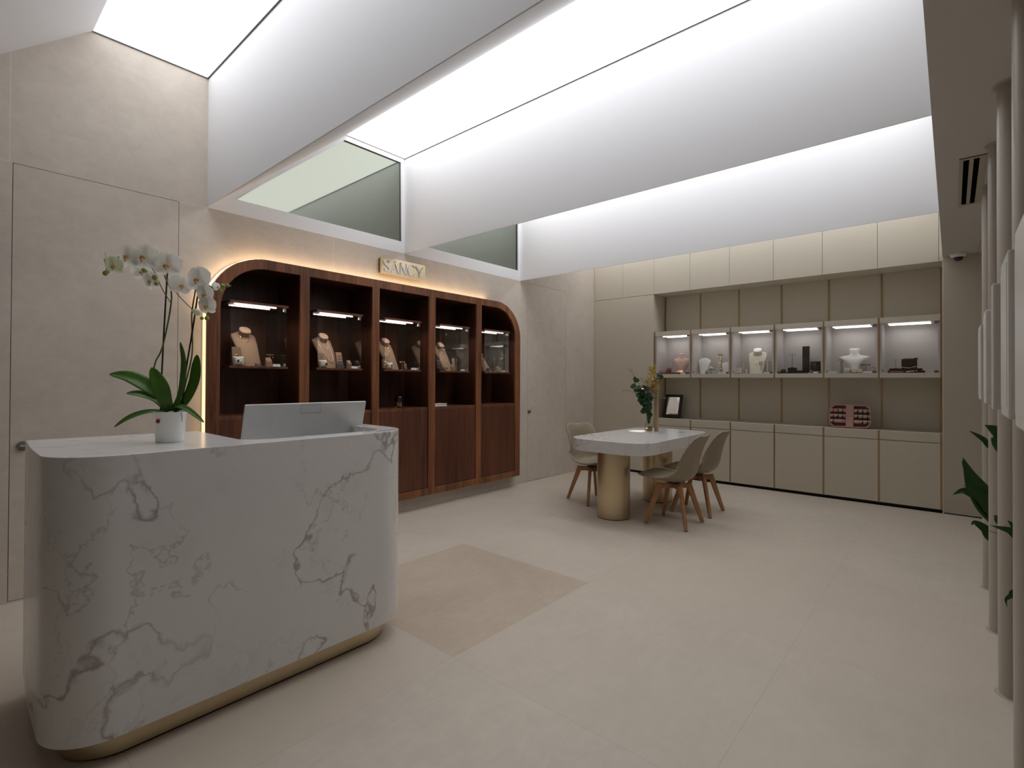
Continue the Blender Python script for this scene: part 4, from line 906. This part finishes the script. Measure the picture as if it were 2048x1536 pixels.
# ------------------------------------------------------------------ marble table
r = empty('meeting_table', (1.69, 4.845, 0), 0, 'marble meeting table with rounded corners on two brass cylinders', 'table')
TX0, TX1, TY0, TY1 = 1.262-1.69, 2.108-1.69, 4.045-4.845, 5.655-4.845
bm = B(); extrude_poly(bm, [rrect(TX0, TX1, TY0, TY1, .23, 12)], lambda a, b: (a, b, .75), lambda a, b: (a, b, .638)); mesh_obj('tabletop', bm, 'marble', r, 35, bevel=.002, seg=1)
for cx, cy in ((-.036, -.535), (-.022, .395)):
    bm = B(); lathe(bm, [(.155, .008), (.155, .6375)], 64, (cx, cy, 0)); k = mesh_obj('table_column', bm, 'brass', r, 35)
    bm = B(); lathe(bm, [(.150, 0), (.150, .008)], 48, (cx, cy, 0)); mesh_obj('base_ring', bm, 'black', k, 35)
# ------------------------------------------------------------------ chairs
def make_chair(lab):
    r = empty('dining_chair', (0, 0, 0), 0, lab, 'chair', 'taupe shell chairs with wooden legs around the marble table')
    # profile: y (front negative), z, half width, side lift, side forward
    P = [(-.275, .432, .150, .0, 0), (-.264, .437, .192, .004, 0), (-.20, .418, .222, .016, 0), (-.10, .398, .233, .034, 0), (.0, .388, .236, .055, .0), (.09, .394, .234, .085, .01), (.155, .425, .226, .095, .035), (.195, .490, .212, .055, .075), (.215, .570, .202, .015, .085), (.232, .650, .198, .0, .07), (.252, .725, .192, .0, .045), (.266, .765, .184, .0, .03), (.278, .795, .166, .0, .02), (.286, .812, .135, -.004, .01), (.289, .818, .095, -.006, .0)]
    Q = spline([(p[0], p[1], 0) for p in P], 4); S = spline([(p[2], p[3], p[4]) for p in P], 4)
    bm = B(); m = 16; G = []
    for i, (q, s) in enumerate(zip(Q, S)):
        row = []
        for j in range(m+1):
            u = -1+2*j/m; au = abs(u)
            wav = .011*math.cos(u*PI*.9)*(max(0, (i-len(Q)*.78)/(len(Q)*.22)))
            row.append(bm.verts.new((u*s.x, q.x-s.z*au**2.4, q.y+s.y*au**2.6-wav)))
        G.append(row)
    for i in range(len(G)-1):
        for j in range(m): bm.faces.new((G[i][j], G[i][j+1], G[i+1][j+1], G[i+1][j]))
    mesh_obj('seat_shell', bm, 'shell', r, 70, solid=.010)
    bm = B(); G = []
    for i, (q, s) in enumerate(list(zip(Q, S))[2:25]):
        t = i/22; row = []
        for j in range(m+1):
            u = (-1+2*j/m)*.88; au = abs(u)
            puff = .022*(1-(abs(-1+2*j/m))**4)*min(1, 6*t, 5*(1-t))
            nrm = Vector((0, 0, 1)) if t < .6 else Vector((0, -min(1, (t-.6)*2.5), max(.2, 1-(t-.6)*2)))
            row.append(bm.verts.new(Vector((u*s.x, q.x-s.z*au**2.4, q.y+s.y*au**2.6))+nrm*(.0065+puff)))
        G.append(row)
    for i in range(len(G)-1):
        for j in range(m): bm.faces.new((G[i][j], G[i][j+1], G[i+1][j+1], G[i+1][j]))
    mesh_obj('seat_cushion', bm, 'cushion', r, 70)
    def beam(bm, a, b, w0, t0, w1, t1):
        a, b = Vector(a), Vector(b); d = (b-a).normalized(); lat = Vector((d.x, d.y, 0)).cross(Vector((0, 0, 1))).normalized(); nr = d.cross(lat)
        v = [bm.verts.new(p+lat*(sx*tt/2)+nr*(sy*ww/2)) for p, ww, tt in ((a, w0, t0), (b, w1, t1)) for sx, sy in ((-1, -1), (1, -1), (1, 1), (-1, 1))]
        for f in ((0, 1, 2, 3), (4, 7, 6, 5), (0, 4, 5, 1), (1, 5, 6, 2), (2, 6, 7, 3), (3, 7, 4, 0)): bm.faces.new([v[i] for i in f])
    for sx in (-1, 1):
        for sy in (-1, 1):
            bm = B(); beam(bm, (sx*.095, sy*.095, .365), (sx*.19, sy*.19, .003), .052, .030, .030, .026); mesh_obj('leg', bm, 'beech', r, bevel=.004)
    bm = B(); beam(bm, (-.105, -.105, .345), (.105, .105, .345), .046, .024, .046, .024); beam(bm, (-.105, .105, .345), (.105, -.105, .345), .046, .024, .046, .024)
    mesh_obj('cross_brace', bm, 'beech', r, bevel=.002)
    bm = B(); lathe(bm, [(.055, .366), (.055, .384)], 20); mesh_obj('mounting_plate', bm, 'black', r, 40)
    return r
ch = make_chair('nearer of the two taupe chairs at the right of the marble table')
ch.location = (2.180, 4.49, 0); ch.rotation_euler = (0, 0, -PI/2)
c2 = copy_tree(ch); c2.location = (2.180, 5.055, 0); c2.rotation_euler = (0, 0, -PI/2+.02); c2['label'] = 'taupe shell chair at the far right side of the marble table, nearest the base cabinets'
c3 = copy_tree(ch); c3.location = (1.150, 4.735, 0); c3.rotation_euler = (0, 0, PI/2-.395); c3['label'] = 'taupe shell chair on the left side of the marble table, by the stone door'
# ------------------------------------------------------------------ vase, bouquet, lamp
KV = .00549
VX, VY = 1.600, 5.165
r = empty('glass_vase', (VX, VY, .7505), 0, 'tall clear glass vase with gold gravel in its foot on the marble table', 'vase')
bm = B(); lathe(bm, [(.040, 0), (.042, .004), (.042, .10), (.030, .115), (.033, .285), (.030, .285), (.027, .118), (.038, .10), (.038, .006), (.001, .005)], 28, cap=False); mesh_obj('vase_glass', bm, 'glass', r, 40)
bm = B(); lathe(bm, [(.0375, .006), (.0375, .055), (.001, .060)], 24); o = mesh_obj('gravel', bm, 'gravel', r, 40)
bm = B(); bmesh.ops.create_icosphere(bm, subdivisions=2, radius=.013, matrix=Matrix.Translation((.028, -.030, .048))@Matrix.Diagonal((1.3, .5, .8, 1))); mesh_obj('red_ornament', bm, 'red', r, 50)
bm = B(); bmesh.ops.create_icosphere(bm, subdivisions=2, radius=.011, matrix=Matrix.Translation((-.002, -.042, .038))@Matrix.Diagonal((1.3, .4, .9, 1))); mesh_obj('white_ornament', bm, 'pure', r, 50)
r = empty('bouquet', (VX, VY, .7505), TH, 'bouquet of dark eucalyptus, dry twigs and yellow blooms in the glass vase', 'flower bouquet')
def vp(px, py, w=0): return Vector(((px-1304)*KV, -w, (863-py)*KV))
random.seed(11)
def leafy(P, leaves, size, mat, rad=.0022, wd=.42):
    bm = B(); Q = spline([vp(*p) for p in P], 6); tube(bm, Q, rad, 5); st = mesh_obj('branch', bm, 'stem', r, 60)
    bm = B()
    for i in range(leaves):
        t = .25+.75*(i+.5)/leaves; q = Q[min(len(Q)-1, int(t*(len(Q)-1)))]
        a = random.uniform(0, 2*PI); d = Vector((math.cos(a), math.sin(a)*.7, random.uniform(-.2, .7))).normalized(); L = size*random.uniform(.75, 1.2)
        lat = d.cross(Vector((random.uniform(-.4, .4), -1, random.uniform(-.3, .5)))).normalized(); G = []
        for k in range(6):
            tt = k/5; ww = L*wd*math.sin(PI*min(.97, max(.03, tt)))**.8; c = q+d*(tt*L)+Vector((0, 0, -.12*L*tt*tt))
            G.append([bm.verts.new(c+lat*ww*u+Vector((0, 0, .15*ww*abs(u)))) for u in (-1, 0, 1)])
        for k in range(5):
            for j in range(2): bm.faces.new((G[k][j], G[k+1][j], G[k+1][j+1], G[k][j+1]))
    mesh_obj('leaves', bm, mat, st, 70)
B0 = (1303, 850, 0)
leafy([B0, (1300, 825, 0), (1293, 802, .02), (1282, 784, .03), (1270, 757, .03)], 26, .062, 'leaf_euc', wd=.45)
leafy([B0, (1298, 820, .01), (1291, 800, .05), (1280, 790, .06)], 18, .068, 'leaf_euc', wd=.5)
leafy([B0, (1301, 818, .0), (1298, 795, .03), (1292, 772, .02)], 18, .058, 'leaf_euc')
leafy([B0, (1302, 812, .03), (1297, 802, .05), (1290, 806, .07)], 12, .05, 'leaf_euc', wd=.5)
leafy([B0, (1306, 820, -.02), (1314, 785, -.04), (1322, 765, -.05), (1333, 749, -.05)], 26, .06, 'leaf_euc', wd=.25)
leafy([B0, (1306, 815, .0), (1304, 795, .02), (1306, 780, 0)], 12, .05, 'leaf_euc', wd=.4)
def plume(P, n, size, spread):
    bm = B(); Q = spline([vp(*p) for p in P], 6); tube(bm, Q, .002, 5); st = mesh_obj('branch', bm, 'stem', r, 60); bm = B()
    for i in range(n):
        t = .45+.55*random.random(); q = Q[min(len(Q)-1, int(t*(len(Q)-1)))]
        a = random.uniform(0, 2*PI); k = spread*(1.25-t); e = q+Vector((math.cos(a)*k, math.sin(a)*k, random.uniform(.3, 1)*size))
        tube(bm, [q, q.lerp(e, .6), e], .002, 4, rr=[.001, .0034, .0012])
    mesh_obj('bloom', bm, 'yellow', st, 60)
plume([B0, (1306, 815, -.01), (1310, 780, -.01), (1309, 755, 0), (1312, 735, 0)], 130, .05, .12)
plume([B0, (1307, 815, -.03), (1318, 790, -.06), (1326, 775, -.06), (1329, 762, -.06)], 34, .035, .06)
def twig(P, n, size):
    bm = B(); Q = spline([vp(*p) for p in P], 6); tube(bm, Q, .0016, 4); n = int(n*1.8)
    for i in range(n):
        t = .4+.6*i/n; q = Q[int(t*(len(Q)-1))]; a = random.uniform(0, 2*PI); e = q+Vector((math.cos(a), math.sin(a), random.uniform(-.1, .9)))*size*random.uniform(.5, 1)
        tube(bm, [q, e], .0010, 3); bmesh.ops.create_icosphere(bm, subdivisions=1, radius=.0032, matrix=Matrix.Translation(e))
    mesh_obj('dry_twig', bm, 'twig', r, 60)
twig([B0, (1298, 815, .02), (1280, 790, .03), (1262, 783, .03), (1250, 782, .03)], 16, .05)
twig([B0, (1299, 810, .0), (1285, 770, .0), (1272, 748, .0), (1264, 738, 0)], 14, .05)
twig([B0, (1300, 810, .0), (1296, 775, .02), (1288, 755, .02)], 16, .055)
twig([B0, (1302, 810, .02), (1300, 775, .05), (1297, 760, .05)], 16, .05)
twig([B0, (1306, 810, .02), (1316, 798, .02), (1324, 796, .02), (1336, 798, .02)], 12, .05)
twig([B0, (1306, 810, .02), (1308, 790, .06), (1305, 780, .07)], 18, .05)
bm = B()
for i in range(7):
    a = i*.9; x, y = .018*math.cos(a), .018*math.sin(a); tube(bm, [(x*.5, y*.5, .09), (x, y, .20), (x*1.2, y*1.2, .30)], .0045, 6)
mesh_obj('stem_bundle', bm, 'leaf_dk', r, 60)
r = empty('table_lamp', (1.655, 5.235, .7505), 0, 'slim sand-coloured L-shaped lamp standing behind the glass vase', 'table lamp')
bm = B(); box(bm, -.020, .020, -.014, .014, 0, .50); mesh_obj('post', bm, 'lampwood', r, bevel=.002)
bm = B(); box(bm, -.19, -.0205, -.014, .014, .468, .500); mesh_obj('arm', bm, 'lampwood', r, bevel=.002)
bm = B(); box(bm, -.175, -.155, -.008, .008, .4655, .4678); mesh_obj('lamp_light', bm, 'lamp_led', r)
sl = lamp(r, (-.165, 0, .460), 0, 0, 16.0, (1, .93, .84), 'lamp_spot', kind='SPOT', rot=(math.radians(-12), math.radians(-3), 0)); sl.data.spot_size = math.radians(34); sl.data.spot_blend = .6; sl.data.shadow_soft_size = .01
# ------------------------------------------------------------------ right-hand side: columns, boards, plants, ceiling fittings
CLB = ['beige ceiling-high tube column farthest from the camera, nearest the back wall', 'beige tube column second farthest from the camera, with a joint ring near knee height', 'beige tube column third from the back wall, thick in view', 'beige tube column closest to the camera at the right edge of the picture']
for k, y in enumerate((4.41, 3.68, 2.965, 2.25)):
    r = empty('tube_column', (4.297, y, 0), 0, CLB[k], 'column', 'row of beige tube columns at the right')
    bm = B(); lathe(bm, [(.045, .004), (.045, ZB-.006)], 40); mesh_obj('tube', bm, 'tube', r, 40)
    bm = B(); lathe(bm, [(.058, 0), (.056, .004)], 32); lathe(bm, [(.056, ZB-.006), (.060, ZB-.001)], 32); mesh_obj('end_rosette', bm, 'tube', r, 40)
    if k == 1: bm = B(); lathe(bm, [(.0456, .520), (.0456, .523)], 32); mesh_obj('joint_ring', bm, 'grey_profile', r, 40)
BLB = ['small offwhite wall board farthest along the column row', 'offwhite display board in front of the farthest column', 'dark-sided display board in the middle of the column row', 'bright offwhite display board second nearest to the camera', 'large offwhite display board nearest to the camera at the right edge']
for k, (y0, y1, z0, z1, x0, x1) in enumerate(((3.80, 4.08, 1.205, 1.625, 4.226, 4.29), (3.125, 3.27, 1.205, 1.63, 4.221, 4.31), (2.48, 2.53, 1.205, 1.655, 4.216, 4.33), (1.85, 2.09, 1.205, 1.65, 4.218, 4.28), (1.10, 1.66, 1.198, 1.652, 4.219, 4.32))):
    r = empty('display_board_box', (x0, y0, z0), 0, BLB[k], 'display board', 'display boards fixed to the column row')
    bm = B(); box(bm, 0, x1-x0, 0, y1-y0, 0, z1-z0); mesh_obj('board', bm, 'panel_white', r, bevel=.006)
    bm = B(); box(bm, -.0015, .001, .018, y1-y0-.018, .03, z1-z0-.03); mesh_obj('face_panel', bm, 'panel_white', r, bevel=.001)
    cy = {0: 4.41, 1: 3.68, 2: 2.965, 3: 2.25, 4: 2.25}[k]
    bm = B(); box(bm, 4.285-x0, 4.309-x0, y1-y0-.01, cy-.044-y0, (z1-z0)/2-.015, (z1-z0)/2+.015); mesh_obj('bracket', bm, 'tube', r)
def wp(*p): return Vector(p)
PLN = [((4.72, 4.05, .0), 'dark green leafy plant behind the farthest column, with three large leaves',
        [((-.02, 0, .42), (-.25, 0, .52), (-.436, 0, .590), (-.511, 0, .640), (-.566, 0, .655), (-.611, 0, .623), .034), ((0, 0, .33), (-.25, 0, .42), (-.416, -.02, .537), (-.490, -.02, .656), (-.533, -.02, .753), (-.564, -.02, .857), .062),
         ((-.0, 0, .40), (-.25, -.04, .48), (-.416, -.05, .552), (-.468, -.05, .616), (-.522, -.05, .666), (-.562, -.05, .702), .036), ((0, .05, .45), (-.25, .05, .55), (-.45, .05, .65), (-.522, .05, .725), (-.555, .05, .795), (-.568, .05, .832), .022),
         ((0, 0, .25), (-.25, 0, .34), (-.426, 0, .391), (-.468, 0, .446), (-.512, 0, .476), (-.527, 0, .456), .026), ((0, 0, .6), (-.25, 0, .82), (-.425, 0, .912), (-.472, 0, .966), (-.511, 0, .998), (-.539, 0, 1.017), .016)]),
       ((4.72, 3.30, .0), 'dark green plant with a drooping leaf between the middle columns', [((0, 0, .55), (-.25, 0, .80), (-.418, 0, .987), (-.438, 0, 1.055), (-.468, 0, 1.082), (-.496, 0, 1.099), .040), ((0, 0, .4), (-.25, 0, .55), (-.427, 0, .641), (-.447, 0, .666), (-.467, 0, .671), .022), ((0, 0, .3), (.1, .1, .7), (.15, .15, .9), (.2, .2, 1.0), .03)]),
       ((4.70, 2.60, .0), 'dark green plant with small leaf tips beside the nearest column', [((0, 0, .5), (-.25, 0, .65), (-.401, 0, .732), (-.433, 0, .758), (-.459, 0, .764), (-.487, 0, .769), .013), ((0, .04, .5), (-.25, .04, .66), (-.401, .03, .757), (-.422, .03, .774), (-.437, .03, .79), .014), ((0, 0, .35), (-.25, 0, .50), (-.407, 0, .540), (-.431, 0, .521), (-.444, 0, .503), (-.440, 0, .478), .008), ((0, 0, .3), (.1, .1, .7), (.15, .15, .9), (.2, .2, 1.0), .03)])]
for (x, y, z), lab, LV_ in PLN:
    r = empty('potted_plant', (x, y, z), 0, lab, 'potted plant', 'leafy plants behind the columns')
    bm = B(); lathe(bm, [(.11, 0), (.14, .02), (.15, .30), (.14, .30), (.13, .27), (.004, .27)], 28, cap=False); mesh_obj('planter', bm, 'tube', r, 40)
    bm = B(); lathe(bm, [(.132, .265), (.132, .275)], 24); mesh_obj('soil', bm, 'soil', r)
    bm = B(); tube(bm, [(0, 0, .27), (.0, 0, .5), (0, 0, .75)], .008, 8); mesh_obj('stem', bm, 'stem', r, 60)
    for lf in LV_: strap_leaf(list(lf[:-1]), lf[-1], 'leaf_dk', r, (.15, -.93, .3), .2, wp, .5, 'leaf', 1.25)
# air vent, sensor, camera dome
r = empty('air_vent', (4.140, 3.79, ZB), 0, 'rectangular ceiling air vent with two long black slots', 'air vent')
bm = B(); extrude_poly(bm, [[(0, 0), (.12, 0), (.12, 1.0), (0, 1.0)], [(.018, .03), (.043, .03), (.043, .97), (.018, .97)], [(.062, .03), (.087, .03), (.087, .97), (.062, .97)]], lambda a, b: (a, b, -.004), lambda a, b: (a, b, .0)); mesh_obj('frame', bm, 'tube', r)
bm = B(); box(bm, .012, .048, .02, .98, -.0008, 0); mesh_obj('slot', bm, 'void', r); bm = B(); box(bm, .057, .092, .02, .98, -.0008, 0); mesh_obj('slot', bm, 'void', r)
bm = B(); box(bm, -.0, .122, -.006, -.001, -.003, 0); mesh_obj('shadow_line', bm, 'black', r)
r = empty('ceiling_sensor', (4.145, 4.86, ZB), 0, 'small flat white disc sensor on the ceiling beside the air vent', 'sensor')
bm = B(); lathe(bm, [(.02, -.008), (.034, -.003), (.034, 0)], 24); mesh_obj('disc', bm, 'soffit', r, 40)
r = empty('security_camera', (4.155, 6.535, ZB), 0, 'white dome security camera on the ceiling at the back wall', 'security camera')
bm = B(); lathe(bm, [(.045, -.040), (.060, -.030), (.062, -.004), (.058, 0)], 32); mesh_obj('housing', bm, 'pure', r, 40)
bm = B(); lathe(bm, [(.004, -.076), (.020, -.072), (.033, -.060), (.040, -.041)], 28); mesh_obj('dome', bm, 'black', r, 50)
bm = B(); box(bm, 4.298, 4.300, 6.1, YB, ZB-.001, ZB); struct('trim_14', bm, 'shadow_gap')
